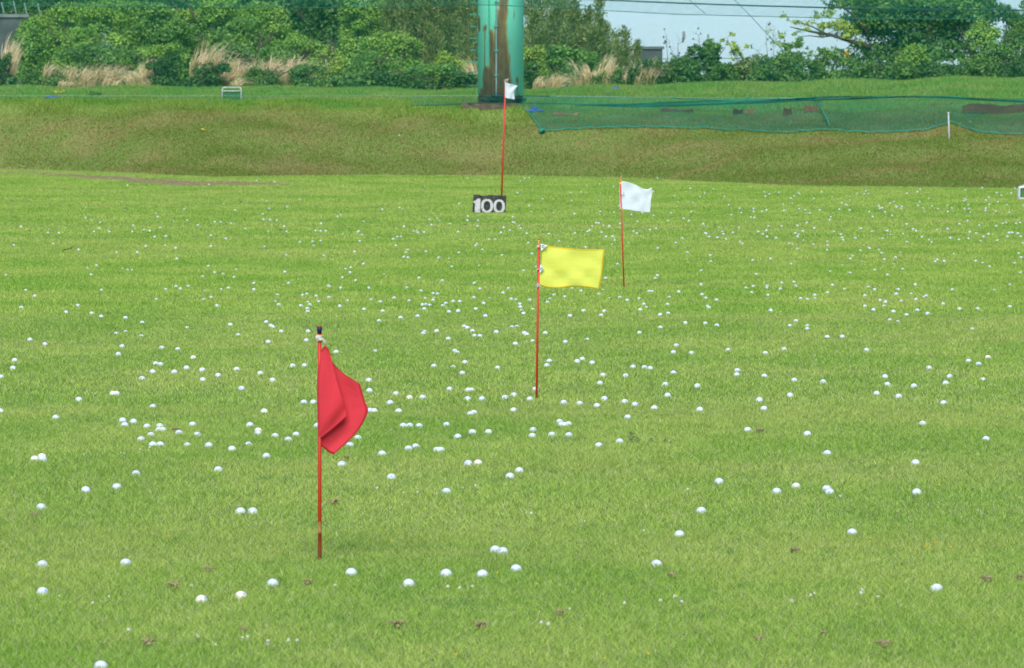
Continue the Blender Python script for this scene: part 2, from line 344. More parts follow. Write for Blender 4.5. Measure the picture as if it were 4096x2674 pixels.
for i in range(NB, len(balls)): far.blob(BP[i], .02135, 10, 6)
tag(far.build('golf_balls', M_FAR), 'many more small white golf balls scattered over the far half of the lawn', 'golf balls', 'golf balls lying on the range', 'stuff')

# ------------------------------------------------------------------ ground sheet
def build_ground():
    xs = np.concatenate([-np.geomspace(2600, 42, 16), np.arange(-40, -16, 1.0), np.arange(-16, 16.01, .2), np.arange(17, 41, 1.0), np.geomspace(42, 2600, 16)])
    ys = np.concatenate([np.arange(-60, 8, 4.0), np.arange(8, 60, .5), np.arange(60, 100, .4), np.arange(100, 152, .16), np.arange(152, 250, 2.0), np.geomspace(252, 3200, 16)])
    X, Y = np.meshgrid(xs, ys); Z = ground(X, Y)
    V = np.stack([X, Y, Z], -1).reshape(-1, 3); nx, ny = len(xs), len(ys)
    I = np.arange(nx * ny).reshape(ny, nx)
    Fc = np.stack([I[:-1, :-1], I[:-1, 1:], I[1:, 1:], I[1:, :-1]], -1).reshape(-1, 4)
    x, y = V[:, 0], V[:, 1]
    bank, crest, top, soil = zones(x, y)
    o = link('field', np_mesh('field', V, Fc, dict(bank=bank, crest=crest, top=top, soil=soil), True), mat_ground())
    tag(o, kind='structure')
def zones(x, y):
    u = CU + F * x / np.maximum(y, 5); foot = np.interp(u, FU, FD); cr = net_line(x, y)
    bank = sm((y - foot + .6) / 1.6); crest = sm((y - cr + 3.3) / 2.2); top = sm((y - cr + .5) / 1.2)
    # strip of bare earth along the left foot of the bank
    vs = np.interp(u, [150, 268, 357, 500, 714, 850, 1050, 1250], [692, 700, 708, 719, 730, 734, 738, 740])
    wid = np.interp(u, [150, 330, 700, 950, 1100, 1260], [3, 7, 12, 9, 5, 0])
    v = 281 + F * (HC - ground(x, y)) / np.maximum(y, 5)
    jit = 5 * np.sin(2.1 * x) + 3 * np.sin(5.3 * x + 1)
    soil = sm((wid - np.abs(v - vs + jit * .5)) / 4 + .5) * (y > 100)
    return bank, crest, top, soil
build_ground()

# ------------------------------------------------------------------ blades of grass
def blades(name, label, mat, bands, seed):
    g = np.random.default_rng(seed); Vs = []; Ts = []; extra = []
    for (d0, d1, dens, wd, ht, lean, cond, mar) in bands:
        half = 2048 / F * mar
        area = half * (d1 ** 2 - d0 ** 2) + 5.2 * (d1 - d0); n = int(area * dens)
        y = np.sqrt(g.uniform(d0 ** 2, d1 ** 2, n)); x = g.uniform(-1, 1, n) * (half * y + 2.6)
        bank, crest, top, soil = zones(x, y)
        keep = cond(x, y, bank, crest, top) & (g.uniform(0, 1, n) > soil * .93) & ((np.abs(x) < 2048 / F * y * 1.04 + .15) | (g.uniform(0, 1, n) < .30))
        x, y = x[keep], y[keep]; n = len(x); z = ground(x, y)
        patch = .5 + .5 * np.sin(1.7 * x + 2 * np.sin(.9 * y)) * np.sin(1.1 * y + 1.5 * np.sin(1.3 * x))
        h = ht * (.45 + .8 * g.beta(2, 2.2, n)) * (.8 + .4 * patch); w = wd * g.uniform(.6, 1.3, n)
        az = g.uniform(0, math.tau, n); ln = lean * g.uniform(.1, 1, n) * h; fa = g.uniform(-1.1, 1.1, n)
        cx, sx = np.cos(fa) * w / 2, np.sin(fa) * w / 2
        a = np.stack([x - cx, y - sx, z - .004], -1); b = np.stack([x + cx, y + sx, z - .004], -1)
        c = np.stack([x + np.cos(az) * ln, y + np.sin(az) * ln, z + h], -1)
        Vs.append(np.stack([a, b, c], 1).reshape(-1, 3)); t = g.uniform(0, 1, n)
        if d0 >= 48: t = .5 + (t - .5) * .62                       # smaller blades average out: narrower spread
        Ts.append(np.repeat(t, 3)); extra.append(np.repeat(crest[keep], 3))
    V = np.concatenate(Vs); Fc = np.arange(len(V)).reshape(-1, 3)
    o = link(name, np_mesh(name, V, Fc, dict(tint=np.concatenate(Ts), crest=np.concatenate(extra))), mat)
    return tag(o, label, 'grass', None, 'stuff')
field = lambda x, y, bank, crest, top: bank < .5
blades('lawn_grass', 'short green mown grass covering the range', mat_blades('field', 'lawn_blades'),
       [(14.5, 22, 13500, .0026, .021, 2.3, field, 1.18), (22, 32, 8500, .0034, .021, 2.2, field, 1.15), (32, 48, 3600, .0050, .022, 1.9, field, 1.12),
        (48, 75, 1500, .0080, .026, 1.5, field, 1.1), (75, 128, 750, .012, .024, 1.6, field, 1.06)], 3)
blades('bank_grass', 'olive and brown patchy grass on the sloping bank', mat_blades('bank', 'bank_blades'),
       [(104, 136, 1100, .017, .036, 1.6, lambda x, y, b, c, t: (b >= .5) & (t < .6), 1.1)], 4)
blades('crest_tufts', 'ragged taller grass along the top edge of the bank', mat_blades('bank', 'crest_blades'),
       [(112, 136, 260, .018, .13, 1.3, lambda x, y, b, c, t: (c > .35) & (t < .75) & (x < .4) & (np.sin(2.3 * x + 1.5 * np.sin(1.1 * x)) > -.3), 1.1)], 6)
blades('tall_grass', 'longer green grass on the terrace behind the net', mat_blades('top', 'terrace_blades'),
       [(118, 152, 480, .020, .10, 1.2, lambda x, y, b, c, t: t >= .6, 1.1)], 5)

# ------------------------------------------------------------------ cloth, ropes, flags
def spline_grid(ctrl, nu, nv):
    """Catmull-Rom through a rows x cols grid of points -> (nv, nu, 3)"""
    def line(Pts, n):
        Pts = np.array(Pts, float); m = len(Pts); E = np.vstack([2 * Pts[:1] - Pts[1:2], Pts, 2 * Pts[-1:] - Pts[-2:-1]])
        t = np.linspace(0, m - 1 - 1e-9, n); i = t.astype(int); f = (t - i)[:, None] if Pts.ndim == 2 else (t - i)[:, None, None]
        p0, p1, p2, p3 = E[i], E[i + 1], E[i + 2], E[i + 3]
        return .5 * (2 * p1 + (p2 - p0) * f + (2 * p0 - 5 * p1 + 4 * p2 - p3) * f * f + (3 * p1 - p0 - 3 * p2 + p3) * f ** 3)
    C = np.array(ctrl, float); rows = np.stack([line(r, nu) for r in C])
    return line(rows, nv)

def cloth(name, ctrl, D, base, mat, parent, nu=44, nv=36, wrinkle=.0, thick=.0016, seed=1, dk=1.0):
    """ctrl: rows of (u, v, depth in metres towards +Y) photo readings; hung at distance D"""
    W = np.array([[P(u, v, D + d * dk) for (u, v, d) in row] for row in ctrl])
    G = spline_grid(W, nu, nv); g = np.random.default_rng(seed)
    uu, vv = np.meshgrid(np.linspace(0, 1, nu), np.linspace(0, 1, nv))
    if wrinkle:
        f = np.zeros_like(uu)
        for _ in range(6):
            a, b = g.uniform(1.5, 6), g.uniform(1.5, 6); f += np.sin(a * uu * 3 + b * vv * 2 + g.uniform(0, 6)) * g.uniform(.3, 1)
        G[..., 1] += wrinkle * f * np.clip(uu * 5, 0, 1)
    V = (G - base).reshape(-1, 3); I = np.arange(nu * nv).reshape(nv, nu)
    Fc = np.stack([I[:-1, :-1], I[:-1, 1:], I[1:, 1:], I[1:, :-1]], -1).reshape(-1, 4)
    me = np_mesh(name, V, Fc, None, True); uvl = me.uv_layers.new(name='UVMap')
    UV = np.stack([uu, vv], -1).reshape(-1, 2)[Fc.ravel()]; uvl.data.foreach_set('uv', UV.astype(np.float32).ravel())
    o = link(name, me, mat, parent); so_ = o.modifiers.new('cloth thickness', 'SOLIDIFY'); so_.thickness = thick; so_.offset = 0
    return o

def mat_cloth(name, c, hem, hemw=(.03, .03), trans=.35, stitch=True, left=True):
    n = NT(name); e = n.xyz(n.uv()); u, v = e[0], e[1]
    du = n.math('SUBTRACT', 1.0, u) if not left else n.math('MINIMUM', u, n.math('SUBTRACT', 1.0, u))
    dv = n.math('MINIMUM', v, n.math('SUBTRACT', 1.0, v))
    m = n.math('MAXIMUM', n.math('LESS_THAN', du, hemw[0]), n.math('LESS_THAN', dv, hemw[1]))
    wv = n.math('ADD', n.math('MULTIPLY', n.noise(n.scale(n.uv(), (60, 60, 60)), 8, 2), .12), n.n('ShaderNodeTexNoise', noise_dimensions='3D').outputs[0] if False else n.noise(n.scale(n.uv(), (3.2, 7.5, 1)), 1.6, 4, .55))
    base = n.mix(n.math('MULTIPLY', n.ramp(n.noise(n.uv(), 3.0, 4), .3, .7), .35), c, tuple(q * .86 for q in c))
    return n.out(n.bsdf(n.mix(m, base, hem), .65, .2, (wv, .28, .012), trans))

def mat_pole(name, bands):
    """red painted rod; bands = (z0, z1, colour) with scratches of rust"""
    n = NT(name); o = n.obj(); z = n.xyz(o)[2]
    nz = n.noise(n.scale(o, (60, 60, 9)), 1.0, 4, .65)
    c = n.mix(n.ramp(nz, .62, .72), (.50, .034, .012), (.30, .05, .025))
    for z0, z1, cc in bands:
        m = n.math('MULTIPLY', n.math('GREATER_THAN', z, z0), n.math('LESS_THAN', z, z1))
        c = n.mix(m, c, n.mix(n.ramp(n.noise(n.scale(o, (40, 40, 25)), 1, 4), .42, .58), cc, tuple(q * .6 for q in cc)))
    return n.out(n.bsdf(c, .42, .4))
M_ROPE = plain('cotton_rope', (.62, .58, .48), (.42, .38, .30), 120, .9, .1, .002)
M_CORDBLACK = plain('black_cord', (.03, .035, .03), None, 60, .8)
M_NAVY = plain('navy_rubber', (.012, .022, .07), None, 40, .5)
M_YTAPE = plain('yellow_tape', (.75, .42, .03), (.55, .28, .03), 60, .5)
def pole(name, base, top, r, mat, root, taper=1.0, seg=12, name_=None):
    b = np.array(base) - np.array((0, 0, .15)); return MB().tube([b - base, np.array(top) - base], [r, r * taper], seg).build('pole', mat, root)
def wrap(c, r, thick, turns=3, h=.02, seg=20):
    """rope wound round a pole, local points"""
    pts = []
    for i in range(turns * seg + 1):
        t = math.tau * i / seg; pts.append(np.array(c) + (r * math.cos(t), r * math.sin(t), h * (i / (turns * seg) - .5)))
    return MB().tube(pts, thick, 6)

# --- red flag
rb = hit(1279, 2246)[0]; D1 = rb[1]
rf = tag(empty('golf_flag', rb), 'large red flag hanging folded on an orange-red pole with navy cap', 'golf flag', 'flags marking the range')
rt = P(1278, 1312, D1)
mp = mat_pole('red_pole_paint', [(.0, .105, (.46, .060, .025)), (.100, .140, (.74, .36, .12)), (.0, .045, (.40, .09, .04))])
pole('pole', rb, rt, .0068, mp, rf)
k1 = 1.48; q1 = lambda x, y, d=0.0: (1150 + x / k1, 1250 + y / k1, d)
cap = MB().tube([P(1278, 1335, D1) - rb, P(1278, 1323, D1) - rb, P(1278, 1320, D1) - rb, P(1278, 1308, D1) - rb], [.0082, .0082, .0098, .0088], 14).build('pole_cap', M_NAVY, rf)
MB().tube([P(1278, 1308.5, D1) - rb, P(1278, 1303.5, D1) - rb], [.0068, .0066], 12).build('pole_tip', mp, cap)
M_RED = mat_cloth('red_nylon', (.93, .098, .125), (.72, .050, .070), (.022, .022), .60, left=False)
ctrl = [[q1(188, 232), q1(207, 216, -.010), q1(226, 200, -.022), q1(250, 236, -.032), q1(262, 288, .004), q1(330, 360, .022), q1(430, 425, .018)],
        [q1(177, 395), q1(192, 395, -.022), q1(238, 400, -.036), q1(291, 402, -.034), q1(268, 430, .004), q1(352, 462, .030), q1(457, 522, .012)],
        [q1(178, 580), q1(196, 585, -.026), q1(262, 560, -.040), q1(328, 520, -.030), q1(255, 600, .006), q1(352, 640, .030), q1(475, 592, .004)],
        [q1(180, 690), q1(196, 680, -.020), q1(270, 632, -.034), q1(342, 575, -.024), q1(225, 690, .008), q1(320, 712, .028), q1(408, 712, .008)],
        [q1(183, 775), q1(194, 752, -.008), q1(262, 694, -.022), q1(348, 620, -.018), q1(196, 757, .008), q1(228, 816, .022), q1(272, 844, .012)]]
cloth('flag_cloth', ctrl, D1, rb, M_RED, rf, 70, 50, .0016, dk=.7)
tk = wrap(P(1277, 1356, D1) - rb, .0085, .0032, 4, .020)
tk.blob(P(1272, 1352, D1 - .008) - rb, (.010, .006, .010), 9, 6, .2); tk.blob(P(1281, 1359, D1 - .010) - rb, (.008, .006, .006), 9, 6, .2)
tk.tube([P(1282, 1352, D1 - .012) - rb, P(1293, 1358, D1 - .014) - rb, P(1299, 1370, D1 - .015) - rb, P(1301, 1384, D1 - .014) - rb], .0026, 6)
tk.tube([P(1285, 1358, D1 - .012) - rb, P(1298, 1364, D1 - .012) - rb, P(1311, 1367, D1 - .012) - rb], [.0030, .0030, .0012], 6)
tk.tube([P(1272, 1348, D1 - .008) - rb, P(1264, 1344, D1 - .01) - rb], [.003, .001], 6)
tk.build('rope_tie', M_ROPE, rf)

# --- yellow flag
yb = hit(2144.5, 1596)[0]; D2 = yb[1]
yf = tag(empty('golf_flag', yb), 'bright yellow flag flying flat on a thin red pole in mid field', 'golf flag', 'flags marking the range')
yt = P(2155.5, 956, D2)
zt = yt[2] - yb[2]
mpy = mat_pole('red_pole_paint_taped', [(zt - .030, zt - .008, (.70, .36, .05)), (.0, .02, (.35, .06, .03))])
pole('pole', yb, yt, .0066, mpy, yf)
k2 = 2.22; q2 = lambda x, y, d=0.0: (2080 + x / k2, 920 + y / k2, d)
ctrl = [[q2(190, 150, -.005), q2(245, 143, -.012), q2(370, 158, .012), q2(500, 170, .0), q2(630, 174, -.012), q2(752, 172, .004)],
        [q2(190, 250, -.005), q2(250, 245, -.010), q2(370, 250, -.016), q2(500, 262, .012), q2(625, 265, .010), q2(742, 255, -.006)],
        [q2(182, 330, -.006), q2(250, 335, .004), q2(370, 340, -.022), q2(500, 350, .008), q2(620, 350, -.012), q2(733, 345, .002)],
        [q2(170, 405, -.006), q2(245, 415, -.012), q2(365, 425, .010), q2(490, 425, -.024), q2(605, 435, .010), q2(722, 435, .0)],
        [q2(170, 488, -.006), q2(240, 514, .0), q2(352, 517, -.012), q2(470, 502, .006), q2(585, 508, -.012), q2(700, 527, .0)]]
M_YEL = mat_cloth('yellow_nylon', (.93, .94, .20), (.88, .66, .03), (.022, .030), .55)
cloth('flag_cloth', ctrl, D2, yb, M_YEL, yf, 80, 54, .0013, seed=5, dk=.42)
M_PATCH = plain('white_patch', (.72, .74, .72), (.60, .62, .62), 30, .6); M_RING = plain('steel_grommet', (.30, .29, .25), None, 50, .35, .5, 0, 0, .8)
def patch(pts, hole, dd):
    V = [P(*q2(x, y)[:2], D2 - .022) - yb for x, y in pts]; V2 = [P(*q2(x, y)[:2], D2 - .019) - yb for x, y in pts]; n = len(pts)
    b = MB().add(V + V2, [tuple(range(n)), tuple(range(n, 2 * n))[::-1]] + [(i, i + n, (i + 1) % n + n, (i + 1) % n) for i in range(n)])
    o = b.build('corner_patch', M_PATCH, yf)
    c = P(*q2(*hole)[:2], D2 - .024) - yb
    MB().tube([c + (.0068 * math.cos(t), 0, .0068 * math.sin(t)) for t in np.linspace(0, math.tau, 17)], .0019, 6).build('grommet', M_RING, o)
patch([(186, 128), (247, 137), (188, 188)], (205, 149), 0); patch([(181, 306), (215, 347), (173, 384)], (193, 346), 0)
for (x, y, kind) in ((166, 148, 0), (163, 353, 1), (157, 497, 2)):
    c = P(*q2(x, y)[:2], D2) - yb
    b = wrap(c, .0083, .0024, 1 if kind == 1 else 4, .004 if kind == 1 else .016)
    L = {0: [[(170, 150), (182, 126), (205, 128), (228, 145), (240, 150)], [(172, 150), (195, 160), (215, 165), (232, 178)], [(160, 150), (150, 162)]],
         1: [[(150, 357), (165, 352), (190, 347)]], 2: [[(152, 500), (143, 482), (156, 474), (165, 488), (185, 508), (203, 518)], [(160, 500), (150, 516)]]}[kind]
    for pl in L: b.tube([P(*q2(px, py)[:2], D2 - .014) - yb for px, py in pl], .0024, 6)
    b.build('rope_tie', M_ROPE, yf)

# --- white flag in front of the bank
wb = hit(2498, 1155)[0]; D3 = wb[1]
wf = tag(empty('golf_flag', wb), 'square white flag on a leaning thin red pole, behind the yellow flag', 'golf flag', 'flags marking the range')
wt = P(2481, 711, D3)
zt3 = wt[2] - wb[2]
pole('pole', wb, wt, .0072, mat_pole('red_pole_paint_yellow_rings', [(zt3 - .065, zt3 - .038, (.70, .40, .04))]), wf)
k3 = 3.108; q3 = lambda x, y, d=0.0: (2420 + x / k3, 680 + y / k3, d)
ctrl = [[q3(181, 140, .012), q3(205, 141, .0), q3(300, 158, -.02), q3(380, 186, .014), q3(455, 224, -.012), q3(520, 243, .010), q3(583, 221, -.01)],
        [q3(180, 225, .012), q3(204, 225, .0), q3(300, 232, .012), q3(385, 240, .0), q3(460, 262, .016), q3(525, 270, -.012), q3(588, 290, .010)],
        [q3(182, 310, .012), q3(206, 310, .0), q3(300, 318, .02), q3(390, 322, -.01), q3(465, 332, .006), q3(520, 340, .0), q3(574, 355, -.006)],
        [q3(184, 400, .012), q3(206, 400, .0), q3(300, 405, .0), q3(385, 412, .02), q3(455, 425, -.01), q3(512, 438, .008), q3(566, 445, .0)],
        [q3(184, 488, .012), q3(208, 491, .0), q3(300, 498, -.014), q3(382, 514, .008), q3(450, 522, .0), q3(505, 526, .006), q3(560, 530, .0)]]
M_WHT = mat_cloth('white_cotton', (.80, .85, .84), (.86, .90, .88), (.012, .012), .40)
cloth('flag_cloth', ctrl, D3, wb, M_WHT, wf, 60, 50, .0014, seed=8, dk=.3)
b = wrap(P(*q3(193, 128)[:2], D3) - wb, .0095, .0045, 3, .022); b.build('yellow_ring', M_YTAPE, wf)
b = wrap(P(*q3(204, 480)[:2], D3) - wb, .0095, .0040, 2, .012); b.build('yellow_ring', M_YTAPE, wf)
b = MB().tube([P(*q3(x, y)[:2], D3 - .014) - wb for x, y in ((184, 120), (200, 108), (196, 92), (204, 80), (212, 82))], .0032, 6)
b.tube([P(*q3(x, y)[:2], D3 - .014) - wb for x, y in ((185, 492), (205, 488), (222, 502), (231, 528))], .0028, 6); b.build('rope_tie', M_ROPE, wf)
b = MB().tube([P(*q3(x, y)[:2], D3 - .02) - wb for x, y in ((182, 312), (206, 322), (230, 318), (248, 310))], .0022, 6)
b.tube([P(*q3(x, y)[:2], D3 - .02) - wb for x, y in ((206, 322), (226, 300), (240, 280))], .0016, 6); b.build('string_tie', M_CORDBLACK, wf)

# --- distance sign and the tall far flag behind it
sb = hit(1957, 853)[0]; DS = sb[1]; k4 = 2.59
q4 = lambda x, y, d=0.0: P(1850 + x / k4, 280 + y / k4, DS + d) - sb
sg = tag(empty('distance_sign', sb), 'small black sign with white numerals 100 at the far end of the lawn', 'sign')
n = NT('weathered_black_board'); o_ = n.obj(); nz = n.noise(o_, 9, 5, .7)
M_BOARD = n.out(n.bsdf(n.mix(n.ramp(nz, .42, .72), (.022, .026, .020), (.10, .10, .075)), .75, .2))
n = NT('worn_white_paint'); o_ = n.obj(); nz = n.noise(o_, 34, 6, .75)
M_NUM = n.out(n.bsdf(n.mix(n.ramp(nz, .48, .68), (.50, .50, .47), (.17, .17, .15)), .8, .1))
def slab(pts, d0, d1, name, mat, parent):
    m = len(pts); V = [q4(x, y, d0) for x, y in pts] + [q4(x, y, d1) for x, y in pts]
    return MB().add(V, [tuple(range(m)), tuple(range(m, 2 * m))[::-1]] + [(i, i + m, (i + 1) % m + m, (i + 1) % m) for i in range(m)]).build(name, mat, parent)
pan = slab([(113, 1293), (172, 1293), (183, 1300), (200, 1305), (228, 1306), (262, 1302), (270, 1297), (360, 1299), (453, 1302), (450, 1400), (446, 1487), (270, 1487), (101, 1486), (107, 1390)], 0, .02, 'board', M_BOARD, sg)
slab([(186, 1333), (183, 1480), (127, 1478), (129, 1384), (115, 1378), (114, 1362), (138, 1352), (152, 1335)], -.006, -.001, 'numeral', M_NUM, sg)
def zero(cx, cy, rx, ry, ix, iy):
    m = 36; V = []
    for d in (-.006, -.001):
        for (ax, ay) in ((rx, ry), (ix, iy)):
            for i in range(m):
                t = math.tau * i / m; sx, sy = math.cos(t), math.sin(t)
                V.append(q4(cx + ax * abs(sx) ** .9 * np.sign(sx), cy + ay * abs(sy) ** .85 * np.sign(sy), d))
    Fs = []
    for i in range(m):
        j = (i + 1) % m
        Fs += [(i, j, m + j, m + i), (2 * m + i, 3 * m + i, 3 * m + j, 2 * m + j), (i, 2 * m + i, 2 * m + j, j), (m + i, m + j, 3 * m + j, 3 * m + i)]
    MB().add(V, Fs).build('numeral', M_NUM, sg)
zero(254, 1410, 63, 72, 35, 50); zero(380, 1414, 60, 70, 32, 48)
fb = hit(2004, 822)[0]; D4 = fb[1]
ff = tag(empty('golf_flag', fb), 'small white flag on a tall thin red pole behind the 100 sign', 'golf flag', 'flags marking the range')
ft = P(2022.5, 324, D4)
pole('pole', fb, ft, .0150, mat_pole('far_red_pole_paint', []), ff, .9)
q5 = lambda x, y, d=0.0: (1850 + x / 2.59, 280 + y / 2.59, d)
ctrl = [[q5(432, 112, -.01), q5(444, 125, -.025), q5(470, 140, -.045), q5(520, 153, -.02), q5(574, 167, .0)],
        [q5(440, 165, -.01), q5(452, 170, -.025), q5(475, 178, -.04), q5(512, 186, -.01), q5(547, 192, -.01)],
        [q5(440, 225, -.01), q5(450, 226, -.025), q5(475, 230, -.04), q5(508, 233, -.03), q5(535, 235, .0)],
        [q5(440, 290, -.01), q5(452, 294, -.025), q5(480, 299, -.04), q5(510, 304, -.01), q5(540, 307, -.01)]]
cloth('flag_cloth', ctrl, D4, fb, M_WHT, ff, 40, 36, .002, .003, seed=3)
MB().tube([P(*q5(x, y)[:2], D4 - .04) - fb for x, y in ((428, 114), (450, 104), (468, 102), (480, 93))], .007, 6).tube([P(*q5(x, y)[:2], D4 - .04) - fb for x, y in ((452, 108), (464, 116), (472, 128))], .006, 6).build('rope_tie', M_ROPE, ff)

# ------------------------------------------------------------------ turquoise steel column with its concrete foot
DP = 129.3; cb = np.array([P(2003, 420, DP)[0], DP, float(ground(P(2003, 420, DP)[0], DP))])
colm = tag(empty('steel_column', cb), 'thick turquoise steel net column streaked with brown rust', 'column')
n = NT('rusty_turquoise_paint'); o_ = n.obj(); e = n.xyz(o_); x_, z_ = e[0], e[2]
fn = n.noise(n.scale(o_, (3.2, 3.2, .8)), 1.0, 5, .65); fine = n.noise(n.scale(o_, (14, 14, 3.5)), 1.0, 5, .7)
paint = n.mix(n.ramp(n.noise(n.scale(o_, (1, 1, .35)), 1.5, 3), .3, .7), (.25, .92, .62), (.30, .94, .68))
wob = n.math('ADD', n.math('MULTIPLY', n.math('SUBTRACT', fn, .5), .30), n.math('MULTIPLY', n.math('SUBTRACT', fine, .5), .16))
def streak(xc, hw, z0, z1, soft=.05, slope=0.0, grow=0.0):
    """rust mask: centre xc, half width hw, between z0 (low) and z1 (high); wider by grow per metre downwards"""
    dz = n.math('SUBTRACT', z1, z_); c = n.math('ADD', n.math('MULTIPLY', dz, slope), xc)
    d = n.math('ABSOLUTE', n.math('SUBTRACT', n.math('ADD', x_, n.math('MULTIPLY', wob, min(1, .12 + hw * 5))), c)); wd = n.math('ADD', n.math('MULTIPLY', dz, grow), hw)
    a = n.ramp(n.math('SUBTRACT', wd, d), -soft * .4, soft)
    zz = n.math('ADD', z_, n.math('MULTIPLY', wob, .9))
    return n.math('MULTIPLY', a, n.math('MULTIPLY', n.ramp(zz, z1 + .05, z1 - .10), n.ramp(zz, z0 - .06, z0 + .06)))
ms = [streak(.065, .105, -.2, 5.0, .06, 0, .0), streak(.03, .10, -.2, 2.45, .10, -.035, .115), streak(-.33, .16, -.2, .62, .05), streak(-.33, .07, .5, 1.10, .05, 0, .03),
      streak(-.36, .016, .9, 1.98, .02), streak(-.36, .04, 1.90, 2.02, .02), streak(-.20, .10, -.2, 1.12, .05), streak(-.20, .05, 1.05, 1.95, .03), streak(.385, .035, .75, .90, .02), streak(.385, .018, .40, .80, .03),
      streak(-.49, .03, 1.9, 2.25, .02), streak(.30, .012, 2.18, 2.36, .01), streak(-.48, .05, -.2, .5, .04)]
m = ms[0]
for q in ms[1:]: m = n.math('MAXIMUM', m, q)
rust = n.mix(n.ramp(fine, .35, .65), (.19, .125, .070), (.33, .21, .10))
rust = n.mix(n.math('MULTIPLY', n.ramp(fn, .5, .68), .6), rust, (.36, .26, .10))
halo = n.mix(n.ramp(m, .02, .55), paint, (.42, .36, .14)); cc = n.mix(n.ramp(m, .5, .9), halo, rust)
M_COL = n.out(n.bsdf(cc, .5, .3, (m, .4, .01)))
M_CONC = plain('grey_concrete', (.19, .155, .105), (.085, .068, .042), 6, .95, .1, .03)
M_TEAL = plain('turquoise_paint', (.07, .42, .30), (.05, .30, .22), 9, .5)
MB().tube([(0, 0, -.1), (0, 0, 7.5)], .520, 64).build('shaft', M_COL, colm)
bt = MB()
for vv in (-82, -35, 12, 60, 107, 155, 202, 250, 297, 344):
    z = P(2003, vv, DP)[2] - cb[2]
    MB().tube([(-.50, -.08, z), (-.68, -.13, z)], .011, 6).blob((-.685, -.131, z), .017, 6, 4).build('step_bolt', M_TEAL, colm)
pts = [(-.10, -.525, z) for z in np.arange(.25, 7.0, .5)]
MB().tube(pts, .018, 8).build('conduit', plain('conduit_paint', (.10, .34, .28), (.35, .40, .36), 6, .5), colm)
b = MB(); 
for z in np.arange(.35, 7, .55): b.box((-.10, -.535, z), (.09, .05, .03))
b.build('pipe_clip', M_TEAL, colm)
MB().box((-.27, -.475, 2.9), (.018, .06, 3.2)).build('seam_plate', M_TEAL, colm)
fz = [P(1848, 412, 127.75)[0], P(2076, 412, 127.75)[0]]
b = MB(); zt_ = P(1950, 414, 127.75)[2] - cb[2]; b.box(((fz[0] + fz[1]) / 2 - cb[0], (127.75 + 131.2) / 2 - DP, zt_ - .3), (fz[1] - fz[0], 131.2 - 127.75, .6)); b.build('concrete_base', M_CONC, colm)
# heap of dark netting at its foot
g = random.Random(4); b = MB(); hp = P(2000, 408, 128.35)
for i in range(34):
    t = g.uniform(-1, 1); x = hp[0] + .10 + t * .42; y = 128.3 + g.uniform(-.12, .12); z = hp[2] + .02 + (1 - t * t) * .16 * g.random()
    b.tube([(x + .14 * math.sin(i * 1.3 + k * 1.1), y + .07 * math.cos(i + k), z + .035 * math.sin(2.1 * k + i)) for k in range(6)], g.uniform(.008, .02), 5)
b.blob((hp[0] + .1, 128.42, hp[2] + .04), (.42, .16, .12), 18, 9, .15)
tag(b.build('net_heap', plain('dark_net_heap', (.012, .045, .038), (.03, .035, .02), 14, .9)), 'dark tangled heap of netting at the turquoise column\'s foot', 'netting')

# ------------------------------------------------------------------ safety nets
def mat_net(name, c, mesh, thread, extra=0.0, axes=('X', 'Z')):
    """knotted mesh of threads: opaque on the thread, open between"""
    n = NT(name); e = n.xyz(n.uv()); k = 1.0 / mesh; tw = thread / mesh / 2
    def line(v, f):
        fr = n.math('FRACT', n.math('MULTIPLY', v, k)); return n.math('LESS_THAN', n.math('ABSOLUTE', n.math('SUBTRACT', fr, .5)), tw * f)
    m = n.math('MAXIMUM', line(e[0], .75), line(e[1], 1.25))
    if extra: m = n.math('MAXIMUM', m, n.ramp(n.noise(n.scale(n.uv(), (.5, 6, 1)), 1, 4), 1 - extra - .1, 1 - extra + .25))
    b = n.bsdf(n.mix(n.ramp(n.noise(n.uv(), 1.2, 3), .3, .7), c, tuple(q * .7 for q in c)), .8, .1, None, .3)
    t = n.n('ShaderNodeBsdfTransparent'); mx = n.n('ShaderNodeMixShader'); n.put(mx.inputs[0], m)
    n.t.links.new(t.outputs[0], mx.inputs[1]); n.t.links.new(b, mx.inputs[2]); return n.out(mx.outputs[0])
def sheet(name, G, mat, parent=None, base=(0, 0, 0)):
    """grid of world points -> net sheet with UV in metres"""
    G = np.array(G, float); nv, nu = G.shape[:2]
    du = np.concatenate([[0], np.cumsum(np.linalg.norm(np.diff(G[nv // 2], axis=0), axis=-1))]); dv = np.concatenate([[0], np.cumsum(np.linalg.norm(np.diff(G[:, nu // 2], axis=0), axis=-1))])
    UU, VV = np.meshgrid(du, dv); I = np.arange(nu * nv).reshape(nv, nu)
    Fc = np.stack([I[:-1, :-1], I[:-1, 1:], I[1:, 1:], I[1:, :-1]], -1).reshape(-1, 4)
    me = np_mesh(name, G.reshape(-1, 3) - base, Fc, None, True); l = me.uv_layers.new(name='UVMap')
    l.data.foreach_set('uv', np.stack([UU, VV], -1).reshape(-1, 2)[Fc.ravel()].astype(np.float32).ravel()); return link(name, me, mat, parent)
def on_net(u, v, off=0.0):
    """point of the net's plane behind photo pixel (u, v)"""
    a = (u - CU) / F; return P(u, v, 127.3 / (1 + .5 * a) + off)
TEAL = (.024, .27, .175); M_NET = mat_net('green_net', TEAL, .030, .0021); M_DRAPE = mat_net('green_drape_net', (.016, .27, .170), .022, .0041)
M_CORD = plain('green_net_rope', (.010, .16, .11), (.02, .08, .06), 30, .8); M_DARK = plain('dark_net_rope', (.010, .05, .04), (.02, .10, .08), 25, .8)
M_PALE = plain('pale_twine', (.24, .36, .26), (.12, .22, .16), 30, .8)
us = np.linspace(-500, 4600, 60)
